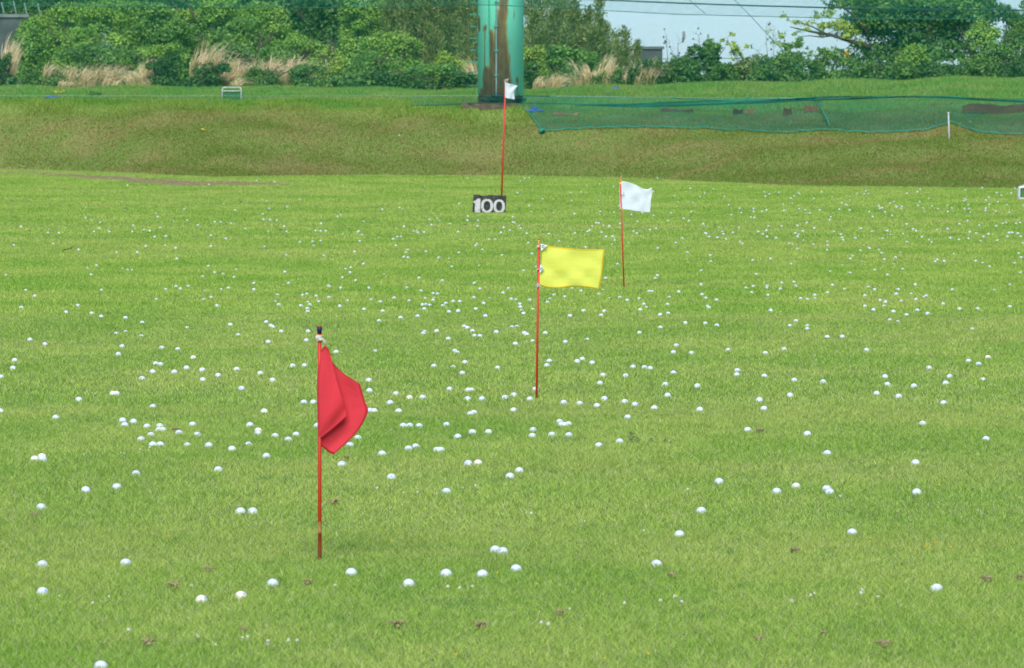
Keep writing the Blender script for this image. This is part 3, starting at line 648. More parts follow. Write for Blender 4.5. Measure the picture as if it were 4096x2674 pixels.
rope_v = lambda u: np.interp(u, [-500, 0, 700, 1400, 2000, 2400, 2800, 3300, 4096, 4600], [384, 384, 385, 385, 384, 388, 393, 394, 396, 398])
nb = on_net(2048, 390)
net = tag(empty('safety_net', (nb[0], nb[1], ground(nb[0], nb[1]))), 'tall fine green safety net hung across the whole range behind the bank', 'net')
nloc = np.array(net.location)
top1 = lambda u: np.interp(u, [-500, 600, 1200, 1950, 2250, 2700, 3400, 4096, 4600], [22, 28, 33, 20, 34, 58, 75, 80, 82])
G = np.array([[on_net(u, (1 - t) * rope_v(u) + t * (-60), .03 * math.sin(u * .004 + t * 3)) for u in us] for t in np.linspace(0, 1, 8)])
sheet('lower_panel', G, M_NET, net, nloc)
G = np.array([[on_net(u, (1 - t) * top1(u) + t * (-420), -.12 + .05 * math.sin(u * .006 + t * 2)) for u in us] for t in np.linspace(0, 1, 6)])
sheet('upper_panel', G, M_NET, net, nloc)
MB().tube([on_net(u, top1(u), -.13) for u in us], .008, 6).local(nloc).build('panel_edge_cord', M_CORD, net)
knot = lambda u: np.interp(u, [1900, 2250, 2400, 2700, 3000, 3400, 3700, 4096, 4600], [-30, -6, 1, 14, 24, 35, 40, 43, 44])
b = MB().tube([on_net(u, knot(u), -.10) for u in np.linspace(1900, 4600, 60)], .012, 6).tube([on_net(u, knot(u) - 3, -.10) for u in np.linspace(1900, 4600, 60)], .006, 6)
for u in np.arange(2300, 4500, 47.5): b.blob(on_net(u, knot(u) - 1, -.10), (.022, .02, .016), 6, 4)
b.local(nloc).build('seam_rope', M_DARK, net)
b = MB().tube([on_net(u, rope_v(u) + .8 * math.sin(u * .02), 0) for u in np.linspace(-500, 1915, 70)], .0085, 6); b.local(nloc).build('bottom_rope', M_PALE, net)
b = MB().tube([on_net(u, rope_v(u), 0) for u in np.linspace(1915, 2200, 12)], .014, 6); b.local(nloc).build('bottom_rope', M_DARK, net)
b = MB().tube([on_net(u, rope_v(u) + .8 * math.sin(u * .03), 0) for u in np.linspace(2200, 3420, 40)], .010, 6)
b.local(nloc).build('bottom_rope', M_PALE, net)
b = MB()
for u in (2216, 2690, 3116, 3256, 2990, 3400): b.blob(on_net(u, rope_v(u) - 1, -.02), (.03, .03, .022), 7, 5, .2)
b.local(nloc).build('rope_knots', plain('green_twine', (.02, .34, .22), None, 20, .8), net)

# --- the loose net laid down the right half of the bank
EU = [2066, 2085, 2120, 2148, 2172, 2184, 2300, 2450, 2600, 2700, 2780, 2850, 2900, 2960, 3020, 3132, 3230, 3314, 3400, 3484, 3600, 3700, 3760, 3802, 3850, 3900, 3960, 4050, 4096, 4700]
EV = [400, 436, 466, 503, 540, 531, 523, 517, 515, 519, 521, 519, 530, 526, 533, 539, 530, 526, 534, 537, 535, 527, 510, 496, 512, 532, 540, 545, 543, 545]
dn = tag(empty('ground_net', hit(3000, 470)[0]), 'loose green net draped over the right half of the bank, hem on the grass', 'net')
dl = np.array(dn.location)
us2 = np.concatenate([np.linspace(2066, 2200, 24), np.linspace(2215, 4700, 120)]); ev = np.interp(us2, EU, EV); gj = np.random.default_rng(9)
low = hit(us2, ev); topv = rope_v(us2); rows = []
tops = np.array([on_net(u, v, -.02) for u, v in zip(us2, topv)])
for t in np.linspace(0, 1, 22):
    r = tops * (1 - t) + low * t
    zg = ground(r[:, 0], r[:, 1])
    hang = .20 * np.clip(1 - t / .22, 0, 1) ** 1.5
    r[:, 2] = np.maximum(zg + .035 + .025 * np.sin(us2 * .021 + 5 * t) * np.sin(us2 * .006 + 3) * (1 - t), np.where(t < .25, tops[:, 2] * (1 - t / .25) + (zg + .03) * (t / .25), -9))
    rows.append(r)
sheet('net_cloth', rows, M_DRAPE, dn, dl)
hem = [low[i] + (0, -.02, .045 + .012 * math.sin(i * 1.7)) for i in range(len(us2))]
MB().tube(hem, .0105, 6).local(dl).build('hem_cord', plain('bright_net_hem', (.02, .33, .22), (.02, .22, .15), 20, .8), dn)
bl = hit(2168, 538)[0]; b = MB(); g = random.Random(2)
for i in range(12):
    b.tube([bl + (g.uniform(-.06, .06), g.uniform(-.1, .1), .03 + g.uniform(0, .08)) for _ in range(5)], g.uniform(.006, .014), 5)
b.local(dl).build('net_bunch', plain('bunched_net', (.02, .30, .20), None, 20, .8), dn)
# bunched folds of the net running along the crest
def fold(name, pts, half, mat, seed, off=-.25):
    g = np.random.default_rng(seed); u = np.linspace(pts[0][0], pts[-1][0], 110); v = np.interp(u, [p[0] for p in pts], [p[1] for p in pts]); h = np.interp(u, np.linspace(u[0], u[-1], len(half)), half)
    rows = []
    for k, s_ in enumerate(np.linspace(-1, 1, 7)):
        rows.append([on_net(uu, vv + hh * s_ + 1.3 * math.sin(uu * .013 + k), off + .05 * math.cos(s_ * 5 + uu * .01)) for uu, vv, hh in zip(u, v, h)])
    return sheet(name, rows, mat, dn, dl)
M_FOLD = mat_net('folded_net', (.012, .30, .21), .020, .0108, .22)
fold('net_fold', [(2300, 424), (2500, 421), (2700, 418), (2950, 411), (3150, 402), (3260, 396)], [3, 8, 11, 10, 8, 6], M_FOLD, 1)
fold('net_fold', [(3180, 400), (3330, 394), (3520, 389), (3640, 387), (3760, 390), (3900, 396), (4096, 404), (4500, 412)], [7, 8, 5, 6, 5, 8, 11, 12], M_FOLD, 2)
MB().tube([on_net(u, np.interp(u, [2075, 2200, 2400, 2650, 2850], [412, 415, 420, 421, 417]), -.32) for u in np.linspace(2075, 2850, 30)], [.009] * 20 + list(np.linspace(.009, .004, 10)), 6).local(dl).build('net_rope', M_DARK, dn)
MB().tube([on_net(u, np.interp(u, [2900, 3050, 3200, 3350], [416, 412, 404, 396]), -.34) for u in np.linspace(2900, 3350, 20)], .011, 6).local(dl).build('net_rope', M_DARK, dn)
MB().tube([on_net(u, np.interp(u, [2700, 2850, 2960, 3060, 3200], [395, 401, 406, 399, 396]), -.2) for u in np.linspace(2700, 3200, 24)], .006, 6).local(dl).build('net_rope', M_DARK, dn)
sc = [hit(u, v)[0] + (0, -.02, .10) for u, v in ((3262, 415), (3277, 430), (3284, 452), (3298, 480), (3312, 505), (3318, 524))]; sc = [on_net(3256, 405, -.25)] + sc
MB().tube(sc, [.020, .018, .014, .012, .015, .013, .008], 7).local(dl).build('gathered_seam', plain('gathered_net', (.03, .27, .18), (.03, .20, .13), 12, .9), dn)
for (a, b_) in (((2554, 402), (2537, 505)), ((3197, 430), (3155, 517))):
    p0, p1 = (hit(*q)[0] + (0, -.03, .06) for q in (a, b_)); MB().tube([p0, (p0 + p1) / 2 + (0, 0, .02), p1], .006, 5).local(dl).build('guy_string', M_PALE, dn)
# left skirt of the net beside the column
G = []
for t in np.linspace(0, 1, 5):
    G.append([on_net(u, (1 - t) * (rope_v(u) + 2) + t * np.interp(u, [1640, 1760, 1850, 1920], [423, 421, 416, 414]), -.05) if u > 1640 else on_net(u, 400, -.05) for u in np.linspace(1645, 2066, 24)])
sheet('net_skirt', G, mat_net('green_skirt_net', (.02, .22, .15), .026, .0030), net, nloc)
MB().tube([on_net(u, np.interp(u, [1645, 1760, 1850, 1920, 2066], [423, 421, 416, 414, 413]), -.05) for u in np.linspace(1645, 2066, 24)], .011, 6).local(nloc).build('skirt_rope', M_DARK, net)

# ------------------------------------------------------------------ smaller things on the bank and terrace
sp = hit(3798, 560)[0]; st = P(3794, 456, sp[1])
stk = tag(empty('marker_stake', sp), 'thin white stake standing at the hem of the draped net on the right', 'stake')
M_STK = plain('grey_white_paint', (.55, .56, .54), (.40, .42, .40), 20, .6)
MB().tube([(0, 0, -.2), st - sp], .014, 8).build('rod', M_STK, stk); MB().blob(st - sp + (0, 0, .01), (.026, .026, .024), 8, 6).build('knob', M_STK, stk)

M_WTUBE = plain('white_steel_tube', (.66, .68, .66), (.48, .48, .45), 14, .4, .4)
M_FNET = mat_net('frame_net', (.02, .17, .09), .02, .008)
def frame_thing(u0, u1, v0, v1, D, label, bar, r):
    a = P(u0, v1, D); bse = np.array([(P(u0, v1, D)[0] + P(u1, v1, D)[0]) / 2, D, a[2]]); W = (u1 - u0) / F * D; H = (v1 - v0) / F * D
    t = tag(empty('ball_screen', bse), label, 'frame', 'low white tube frames')
    def loop(y):
        c = .05; pts = []
        for (cx, cz, a0) in ((-W / 2 + c, H - c, 180), (W / 2 - c, H - c, 90)):
            for s_ in range(6): an = R(a0 - s_ * 18); pts.append((cx + c * math.cos(an), y, cz + c * math.sin(an)))
        return [(-W / 2, y, -.12)] + pts + [(W / 2, y, -.12)]
    MB().tube(loop(0), r, 8).build('tube_frame', M_WTUBE, t)
    MB().tube(loop(.22), r, 8).build('tube_frame', M_WTUBE, t)
    if bar: MB().tube([(-W / 2, -.002, H * bar), (W / 2, -.002, H * bar)], r * .9, 8).build('cross_bar', M_WTUBE, t)
    else: MB().tube([(-W / 2, 0, .02), (W / 2, 0, .02)], r, 8).build('cross_bar', M_WTUBE, t)
    sheet('net_panel', [[(x, .03, z) for x in np.linspace(-W / 2, W / 2, 6)] for z in np.linspace(0, H * (bar or .98), 6)], M_FNET, t)
    for sx in (-1, 1): MB().tube([(sx * W / 2, 0, 0 if not bar else .02), (sx * W / 2, .22, 0 if not bar else .02)], r * .9, 8).tube([(sx * W / 2, 0, H - .06), (sx * W / 2, .22, H - .06)], r * .9, 8).build('side_rail', M_WTUBE, t)
    return t
frame_thing(889, 964, 351, 402, 135.6, 'low white tube frame with green mesh standing on the terrace', .72, .013)
fz_ = hit(4110, 800)[0][1]
frame_thing(4077, 4190, 750, 800, fz_, 'white tube frame cut by the right edge of the photo, on the lawn', 0, .020)

def tarp(u, v, wpx, hpx, c, label, seed, lift=.03, name='blue_tarp'):
    g = np.random.default_rng(seed); p = hit(u, v + hpx / 2)[0]; W = wpx / F * p[1]; H = hpx / F * p[1]
    nu_, nv_ = 26, 14; G = np.zeros((nv_, nu_, 3)); ph = g.uniform(0, 6, 8)
    for j in range(nv_):
        for i in range(nu_):
            s_, t_ = i / (nu_ - 1) - .5, j / (nv_ - 1); edge = (1 - abs(2 * s_) ** 6) * (.55 + .3 * math.sin(ph[0] + 7 * s_) + .15 * math.sin(ph[5] + 17 * s_))
            x = s_ * W * (1 - .25 * t_ * (1 + math.sin(ph[6] + 4 * s_)) / 2); z = H * t_ * edge + .02 * math.sin(ph[1] + 9 * s_ + 5 * t_) * math.sin(ph[2] + 6 * t_ + 3 * s_)
            G[j, i] = (x, .25 * t_ + .04 * math.sin(ph[3] + 7 * s_ + 4 * t_), lift + z)
    I = np.arange(nu_ * nv_).reshape(nv_, nu_); Fc = np.stack([I[:-1, :-1], I[:-1, 1:], I[1:, 1:], I[1:, :-1]], -1).reshape(-1, 4)
    o = link(name, np_mesh(name, G.reshape(-1, 3), Fc, None, True), plain('tarp_%d' % seed, c, tuple(q * .55 for q in c), 5, .5), None, p)
    md = o.modifiers.new('t', 'SOLIDIFY'); md.thickness = .012
    return tag(o, label, 'tarp')
tarp(222, 390, 88, 13, (.05, .14, .42), 'crumpled bright blue tarp under the yellow-flowered plant on the left', 1)
tarp(2140, 440, 74, 24, (.05, .14, .34), 'blue tarp scrap lying under the green net by the column', 2)
tarp(2462, 354, 38, 18, (.10, .19, .36), 'pale blue torn sheet fluttering on the terrace grass', 3)
tarp(2433, 382, 26, 14, (.09, .14, .30), 'dusky blue rag just above the net rope', 4)
bx = hit(3566, 390)[0]; bw = 78 / F * bx[1]
t = tag(empty('crate', (bx[0], bx[1] + 3, ground(bx[0], bx[1] + 3))), 'dark grey-green crate standing on the terrace behind the draped net', 'crate')
M_CR = plain('dark_crate', (.03, .055, .05), (.015, .03, .03), 6, .8)
zc = P(3566, 364, bx[1] + 3)[2] - t.location[2]
b = MB()
for sx in (-1, 1): b.box((sx * bw / 2, 0, zc / 2), (.03, .5, zc))
for z in np.linspace(.03, zc - .04, 4): b.box((0, -.25, z), (bw, .022, zc / 5)).box((0, .25, z), (bw, .022, zc / 5))
b.box((0, 0, .02), (bw - .05, .46, .03)); b.build('slatted_body', M_CR, t)
MB().box((.05, 0, zc + .012), (bw * .8, .45, .02), 0, 0, .02).build('lid', plain('crate_lid', (.10, .12, .10), None, 6, .8), t)
def board(u0, v0, u1, v1, hpx, c, label, name='plank', cat='board', bend=.02, c2=None):
    a, b_ = hit(u0, v0)[0], hit(u1, v1)[0]; D = (a[1] + b_[1]) / 2; a, b_ = P(u0, v0, D), P(u1, v1, D); a[2] = ground(a[0], D); b_[2] = ground(b_[0], D); H = 1.15 * hpx / F * D
    nn = 10; V = []; base = (a + b_) / 2
    for i in range(nn):
        s_ = i / (nn - 1); p = a * (1 - s_) + b_ * s_ - base; zz = bend * math.sin(s_ * 7)
        jag = .95 + .07 * math.sin(i * 2.3 + u0)
        for (dy, dz) in ((-.02, -.03 + zz), (-.02 + .5 * H, H * jag + zz), (.02 + .5 * H, H * jag + zz), (.02, -.03 + zz)): V.append(p + (0, dy, dz))
    Fs = [(i * 4 + k, i * 4 + (k + 1) % 4, i * 4 + 4 + (k + 1) % 4, i * 4 + 4 + k) for i in range(nn - 1) for k in range(4)] + [(0, 1, 2, 3), (nn * 4 - 1, nn * 4 - 2, nn * 4 - 3, nn * 4 - 4)]
    return tag(MB().add(V, Fs).build(name, plain('old_wood_%d' % int(u0), c, c2 or tuple(q * .5 for q in c), 4, .9), None, base), label, cat)
board(2212, 471, 2312, 462, 13, (.075, .085, .045), 'grey-brown rotten plank lying under the net right of the column', c2=(.20, .14, .05))
board(2644, 455, 2772, 453, 15, (.060, .070, .045), 'long dark log under the middle of the draped net', 'log', 'log')
board(2932, 461, 2972, 462, 20, (.028, .045, .030), 'dark square board, left one of two under the net', 'board_piece')
board(2980, 461, 3020, 462, 20, (.13, .10, .04), 'brown and ochre board beside the dark square one under the net', 'board_piece', c2=(.05, .05, .035))
board(3134, 463, 3166, 466, 26, (.050, .055, .030), 'small rusty board under the net beside the pale guy string', 'board_piece')
board(3216, 448, 3270, 455, 24, (.095, .070, .035), 'reddish brown broken board near the gathered net seam', 'board_piece', c2=(.05, .055, .04))
board(3850, 442, 4110, 470, 30, (.035, .045, .028), 'long dark sheet lying under the net at the right edge', 'dark_sheet', 'sheet', .03, (.050, .060, .030))
board(3720, 424, 3812, 428, 9, (.16, .11, .03), 'ochre strip of old matting under the net left of the dark sheet', 'mat_strip', 'mat', .02, (.03, .04, .02))
# far built things beyond the hedge
def block(name, label, cat, u0, u1, v0, v1, D, depth, mat, cap=None):
    a, c = P(u0, v1, D), P(u1, v0, D); z0 = a[2]
    t = tag(empty(name, ((a[0] + c[0]) / 2, D + depth / 2, z0)), label, cat); W, H = c[0] - a[0], c[2] - z0
    MB().box((0, 0, H / 2 - .8), (W, depth, H + 1.6)).build('wall_body', mat, t)
    if cap: MB().box((0, 0, H + .045), (W + .12, depth + .12, .09)).build('coping', cap, t)
    return t
M_CW = plain('stained_concrete', (.105, .115, .115), (.055, .066, .066), 1.6, .95)
wl = block('concrete_wall', 'grey concrete wall behind the shrubs in the top left corner', 'wall', -260, 108, 70, 150, 166, .35, M_CW, plain('pale_coping', (.21, .22, .20), (.13, .14, .13), 3, .9))
block('building', 'grey flat-roofed parapet showing above the shrubs right of the bamboo', 'building', 2470, 2650, 197, 260, 205, 3.0, M_CW, plain('grey_roof_edge', (.13, .15, .15), None, 3, .9))
for k, (u, dv) in enumerate(((-10, 0), (14, 2), (62, -2), (105, 4), (158, 6))):
    p = P(u + 8, 66, 166.2); q = P(u - 8, 8 + dv, 166.2); f_ = tag(empty('fence_post', p), ['second leaning pale post on the concrete wall, from the left', 'leftmost in view leaning pale post on the concrete wall', 'middle leaning pale post on the concrete wall', 'short leaning pale post at the concrete wall end', 'last pale post half hidden in shrubs past the wall'][[1, 0, 2, 3, 4][k]], 'post', 'posts on the concrete wall')
    MB().tube([(0, 0, -.1), q - p], .022, 6).build('post_rod', plain('post_paint_%d' % k, (.20, .30, .26), None, 8, .7), f_)
sp2 = P(2735, 235, 195); sgn = tag(empty('road_sign', (sp2[0], 195, sp2[2] - 1.5)), 'small grey rectangular sign plate on a thin pole against the sky', 'sign')
z0 = P(2735, 160, 195)[2] - sgn.location[2]; z1 = P(2735, 126, 195)[2] - sgn.location[2]
MB().tube([(0, 0, 0), (0, 0, z1)], .016, 6).build('sign_pole', plain('pale_pole', (.55, .55, .50), None, 4, .6), sgn)
MB().box((0, -.04, (z0 + z1) / 2), (.10, .02, z1 - z0)).build('sign_plate', plain('grey_plate', (.16, .17, .16), (.26, .27, .26), 5, .6), sgn)
up = P(2265, 60, 176); ub = tag(empty('utility_pole', (up[0], 176, ground(up[0], 176))), 'grey-green pole rising out of the bamboo right of the column', 'pole')
MB().tube([(0, 0, -.2), (0, 0, 9)], [.085, .07], 12).build('pole_shaft', plain('pole_green_grey', (.10, .19, .17), (.07, .14, .13), 3, .6), ub)
yp = P(3387, 235, 185); yb_ = tag(empty('barrier', (yp[0], 185, yp[2] - .9)), 'yellow barrier board peeking through the hedge below the tree', 'barrier')
MB().box((0, 0, .95 + .05), (.19, .05, .34)).build('barrier_board', plain('barrier_yellow', (.72, .42, .02), (.60, .34, .02), 4, .5), yb_)
MB().tube([(-.05, .03, 0), (-.05, .03, 1.0)], .02, 6).build('barrier_post', M_WTUBE, yb_); MB().tube([(.05, .03, 0), (.05, .03, 1.0)], .02, 6).build('barrier_post', M_WTUBE, yb_)
tag(MB().tube([P(u, v, 136) for u, v in ((2600, -130), (2757, 0), (2790, 30), (2822, 56))], .0075, 5).build('guy_wire', M_CORD), 'short thin green guy wire ending at the net seam', 'wire', 'guy wires')
tag(MB().tube([P(u, v, 137) for u, v in ((2800, -110), (2938, 0), (3000, 62), (3062, 130), (3110, 180), (3220, 300), (3300, 372))], .0075, 5).build('guy_wire', M_CORD), 'long thin green guy wire slanting down to the hedge', 'wire', 'guy wires')
tag(MB().tube([P(u, v, 190) for u, v in ((2300, 252), (2660, 236), (3000, 234), (3200, 236))], .010, 5).build('cable', M_DARK), 'dark cable sagging behind the hedge under the pale sky', 'wire')

# ------------------------------------------------------------------ small things in the turf
def scatter(txts, make, lab, cat, grp, names, hh=0.0, variants=3):
    pts = []
    for (x0, y0, k, txt) in txts:
        for w_ in txt.split(): a, b_ = w_.split(','); pts.append((x0 + float(a) / k, y0 + float(b_) / k))
    H = hit([p[0] for p in pts], [p[1] for p in pts]); proto = [make(i) for i in range(variants)]; used = set()
    for i, p in enumerate(H):
        s_ = proto[i % variants]; o = s_ if i % variants not in used else s_.copy(); used.add(i % variants); COL.objects.link(o)
        o.location = p + (0, 0, hh); o.rotation_euler = (0, 0, RNG.uniform(0, 6.28)); sc_ = RNG.uniform(.75, 1.25) * (1 + .012 * max(0, p[1] - 40)); o.scale = (sc_, sc_, sc_ if p[1] < 50 else sc_ * .8)
        tag(o, lab, cat, grp)
CLOVER = [(0, 2150, 2.1636, "512,577 943,577 802,640 1656,510 1113,897 1713,947 2098,946 2143,946 2320,995 1866,1003"), (1000, 2150, 2.1636, "157,996 330,982 408,976 737,497 1712,511 1817,531 1926,500"),
          (2000, 2150, 2.1636, "1076,653 1390,637 1513,610 1570,632 1570,650 603,693 355,832 420,822 414,847"), (2996, 2150, 2.1636, "532,580 568,556 967,575 980,537 1118,598 1579,497 370,632"),
          (0, 1650, 2.1636, "1213,384 1295,368 1046,398 1076,408 725,412"), (1000, 1650, 2.1636, "1100,719 1327,748 1450,748 1617,762 1845,716 1950,700 1315,848 1072,840"), (2000, 1650, 2.1636, "270,948 735,998 1625,748 1243,1092 1190,818"), (2996, 1650, 2.1636, "792,790")]
M_CLOV = plain('clover_white', (.60, .62, .48), (.42, .46, .28), 300, .8); M_STEM = plain('stem_green', (.10, .22, .04), None, 40, .7)
def mk_flower(mat, r):
    def f(i):
        g = random.Random(i); b = MB()
        for _ in range(16): a, c = g.uniform(0, 6.28), g.uniform(-.4, 1); b.blob((r * .6 * math.cos(a) * (1 - c * c * .5), r * .6 * math.sin(a) * (1 - c * c * .5), .024 + r * .7 * c), (r * .3, r * .3, r * .42), 6, 4)
        o = b.build('clover_blossom' if r > .0058 else 'buttercup', mat); COL.objects.unlink(o); return o
    return f
scatter(CLOVER, mk_flower(M_CLOV, .0062), 'tiny white clover blossom standing in the lawn', 'flower', 'white clover blossoms in the lawn', 'clover', .004)
YEL = [(0, 2150, 2.1636, "1457,72"), (1000, 2150, 2.1636, "1238,98 1785,1102 2140,385"), (2000, 2150, 2.1636, "904,1126 1285,1090"), (2996, 2150, 2.1636, "1446,162 1537,135 1570,145 1616,128 1748,150 1047,64"), (2996, 1650, 2.1636, "1646,700 1300,1030")]
scatter(YEL, mk_flower(plain('buttercup_yellow', (.80, .50, .02), None, 50, .6), .0042), 'tiny yellow buttercup in the foreground lawn', 'flower', 'yellow buttercups in the lawn', 'buttercup', .004)
TUFT = [(0, 2150, 2.1636, "1800,320 1510,462 2110,845 1290,960"), (1000, 2150, 2.1636, "500,425 1280,800 2000,810"),
        (2000, 2150, 2.1636, "1500,375 515,697 2240,925"), (2996, 2150, 2.1636, "2060,400 640,880 1165,975 390,155 2340,390"),
        (0, 1650, 2.1636, "1510,180 290,925"), (1000, 1650, 2.1636, "730,808 840,418"), (2000, 1650, 2.1636, "2250,190"), (2996, 1650, 2.1636, "85,190"),
        (0, 680, 2.8, "130,352 1410,442 2080,405 330,692 570,700 1200,555"), (800, 680, 2.8, "460,368 900,680 180,757"), (1600, 680, 2.8, "730,625 100,745")]
M_TUFT = plain('torn_turf', (.36, .33, .15), (.22, .19, .085), 60, .95)
def mk_tuft(i):
    g = random.Random(40 + i); b = MB()
    b.blob((0, 0, .0), (.013, .009, .007), 14, 7, .35, g); b.blob((g.uniform(-.011, .011), g.uniform(-.004, .004), .0), (.008, .007, .009), 10, 6, .35, g)
    for _ in range(26):
        x, y = g.uniform(-.012, .012), g.uniform(-.008, .008); d = g.uniform(0, 6.28); L = g.uniform(.008, .024)
        b.tube([(x * .6, y * .6, .002), (x + L * .6 * math.cos(d), y + L * .6 * math.sin(d), .008 + .008 * g.random()), (x + L * math.cos(d), y + L * math.sin(d), .005)], [.0020, .0016, .0006], 4)
    o = b.build('torn_turf', M_TUFT); COL.objects.unlink(o); return o
scatter(TUFT, mk_tuft, 'small brown tuft of torn turf on the lawn', 'torn turf', 'tufts of torn turf on the lawn', 'tuft', .012, 4)
lf = hit(268, 1012)[0]
b = MB().add([(-.06, 0, .02), (-.02, -.03, .05), (.05, 0, .05), (.07, .01, .075), (.0, .03, .045), (-.03, 0, .042)], [(0, 1, 5), (1, 2, 5), (2, 3, 4), (2, 4, 5), (5, 4, 0)])
o = b.build('dead_leaf', plain('brown_leaf', (.14, .055, .025), None, 30, .7), None, lf); o.modifiers.new('t', 'SOLIDIFY').thickness = .003
tag(o, 'curled brown dead leaf on the far left of the lawn', 'leaf')

# ------------------------------------------------------------------ plants
def leaves_from(g, C, Nrm, size, aspect=.55, droop=.25):
    """one rhombic leaf, folded along its midrib, per point"""
    n = len(C); L = size * g.uniform(.6, 1.35, n)
    t = g.normal(0, 1, (n, 3)); t -= (t * Nrm).sum(1, keepdims=True) * Nrm; t /= np.linalg.norm(t, axis=1, keepdims=True) + 1e-9
    t[:, 2] -= droop; t /= np.linalg.norm(t, axis=1, keepdims=True); s = np.cross(Nrm, t); s /= np.linalg.norm(s, axis=1, keepdims=True) + 1e-9
    a = C - t * (L / 2)[:, None]; c = C + t * (L / 2)[:, None]; w = (L * aspect / 2)[:, None]
    m = C - Nrm * (L * .10)[:, None]
    V = np.stack([a, m + s * w, c, m - s * w], 1).reshape(-1, 3)
    return V, np.arange(4 * n).reshape(-1, 4)
def crown_mesh(name, g, lumps, per, size, aspect=.55, shell=.75, tone=.5, spike=0.0):
    """lumps: (centre, radii) ellipsoids, each covered and part-filled with leaves"""
    Vs, Fs, Ts = [], [], []; off = 0
    for (c, r) in lumps:
        c, r = np.array(c, float), np.array(r, float); n = max(12, int(per * (r[0] * r[2]) ** .9 / .16))
        d = g.normal(0, 1, (n, 3)); d /= np.linalg.norm(d, axis=1, keepdims=True); d[:, 2] = np.where(d[:, 2] < -.55, -d[:, 2], d[:, 2])
        q = shell + (1 - shell) * g.uniform(0, 1, n) ** .5; q = np.where(g.uniform(0, 1, n) < .25, q * g.uniform(.3, 1, n), q)
        bump = 1 + .24 * np.sin(7 * d[:, 0] + c[0] * 9) * np.sin(6 * d[:, 2] + c[2] * 7) + .14 * g.normal(0, 1, n)
        C = c + d * r * (q * bump)[:, None]; C[:, 2] += spike * np.abs(g.normal(0, 1, n)) ** 2 * (d[:, 2] > .3) * r[2]
        N = d * .8 + g.normal(0, .7, (n, 3)); N[:, 2] += .5; N /= np.linalg.norm(N, axis=1, keepdims=True)
        V, Fc = leaves_from(g, C, N, size * g.uniform(.7, 1.35), aspect); Vs.append(V); Fs.append(Fc + off); off += len(V)
        Ts.append(np.repeat(np.clip(g.normal(tone + g.uniform(-.30, .30), .20, n), 0, 1), 4))
    return np_mesh(name, np.concatenate(Vs), np.concatenate(Fs), dict(tint=np.concatenate(Ts)))

LEAF = {
 'bright': mat_leaf('leaf_bright', (0.132, 0.298, 0.031), (0.304, 0.491, 0.076)),
 'mid':    mat_leaf('leaf_mid', (0.086, 0.219, 0.031), (0.203, 0.378, 0.062)),
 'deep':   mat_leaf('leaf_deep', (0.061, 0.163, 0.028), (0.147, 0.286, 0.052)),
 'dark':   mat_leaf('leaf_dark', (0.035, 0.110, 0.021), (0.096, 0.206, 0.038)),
 'olive':  mat_leaf('leaf_olive', (.135, .205, .048), (.30, .385, .115), .32, (.54, .50, .26)),
 'lime':   mat_leaf('leaf_lime', (0.182, 0.334, 0.031), (0.385, 0.509, 0.076)),
}
M_BARK = plain('grey_bark', (.11, .085, .06), (.06, .05, .035), 9, .9, .1, .02)
def plant(kind, name, label, cat, u, v, hw, hh, D, seed, group=None, dens=1.0, leaf=.085, lumps=None, spike=0.0, part='crown', stemname='trunk', extra=None, tone=.5, stems=3):
    """a shrub or tree whose crown fills about hw x hh photo pixels round (u, v), rooted on the ground at distance D"""
    g = np.random.default_rng(seed); c = P(u, v, D); rx, rz = hw / F * D, hh / F * D; ry = max(rx * .7, .35)
    gz = float(ground(c[0], D)); t = tag(empty(name, (c[0], D, gz)), label, cat, group); base = np.array(t.location)
    L = []
    nl = lumps or int(np.clip(8 + 18 * rx * rz / 1.2, 9, 46))
    for i in range(nl):
        a = g.uniform(0, math.tau); b = math.asin(np.clip(g.uniform(-.75, 1), -1, 1)); q = g.uniform(.45, .95)
        off = np.array([math.cos(a) * math.cos(b) * rx * q, math.sin(a) * math.cos(b) * ry * q, math.sin(b) * rz * q]); k = g.uniform(.15, .36)
        L.append((c + off - base, (max(rx * k, .16), max(ry * k, .16), max(min(rz, rx * 1.2) * k, .13))))
    L.append((c - base, (rx * .62, ry * .6, rz * .62)))
    if c[2] - rz - gz > -.2 and hh < 400:         # skirts to the ground so that nothing floats
        low = max(c[2] - rz - gz, .05)
        for i in range(4): L.append((np.array((g.uniform(-.7, .7) * rx, g.uniform(-.6, .3) * ry, low * .6 + .1)), (rx * .4, ry * .4, max(low * .6, .18))))
    for (du, dv, w_, h_) in (extra or []):
        e = P(u + du, v + dv, D); L.append((e - base, (w_ / F * D, min(ry, w_ / F * D), h_ / F * D)))
    link(part, crown_mesh(part, g, L, 300 * dens * (.085 / leaf) ** 1.6, leaf * 1.2, .55, .72, tone, spike), LEAF[kind], t)
    b = MB(); top = c - base
    for i in range(stems):
        e = top + (g.uniform(-.6, .6) * rx, g.uniform(-.5, .5) * ry, g.uniform(-.3, .6) * rz); m = e * .5 + (g.uniform(-.1, .1), 0, 0); r0 = .03 + .03 * min(rx, 2)
        b.tube([(g.uniform(-.1, .1), 0, -.2), m, e], [r0, r0 * .7, r0 * .25], 7)
        for q in range(3):
            f_ = e + np.array((g.uniform(-.5, .5) * rx, g.uniform(-.4, .4) * ry, g.uniform(.0, .5) * rz)); b.tube([m * .4 + e * .6, (m + f_) / 2 + (0, 0, .05), f_], [r0 * .45, r0 * .3, .008], 5)
    b.build(stemname, M_BARK, t); return t, base, g
SH = dict(part='foliage', stemname='stem')
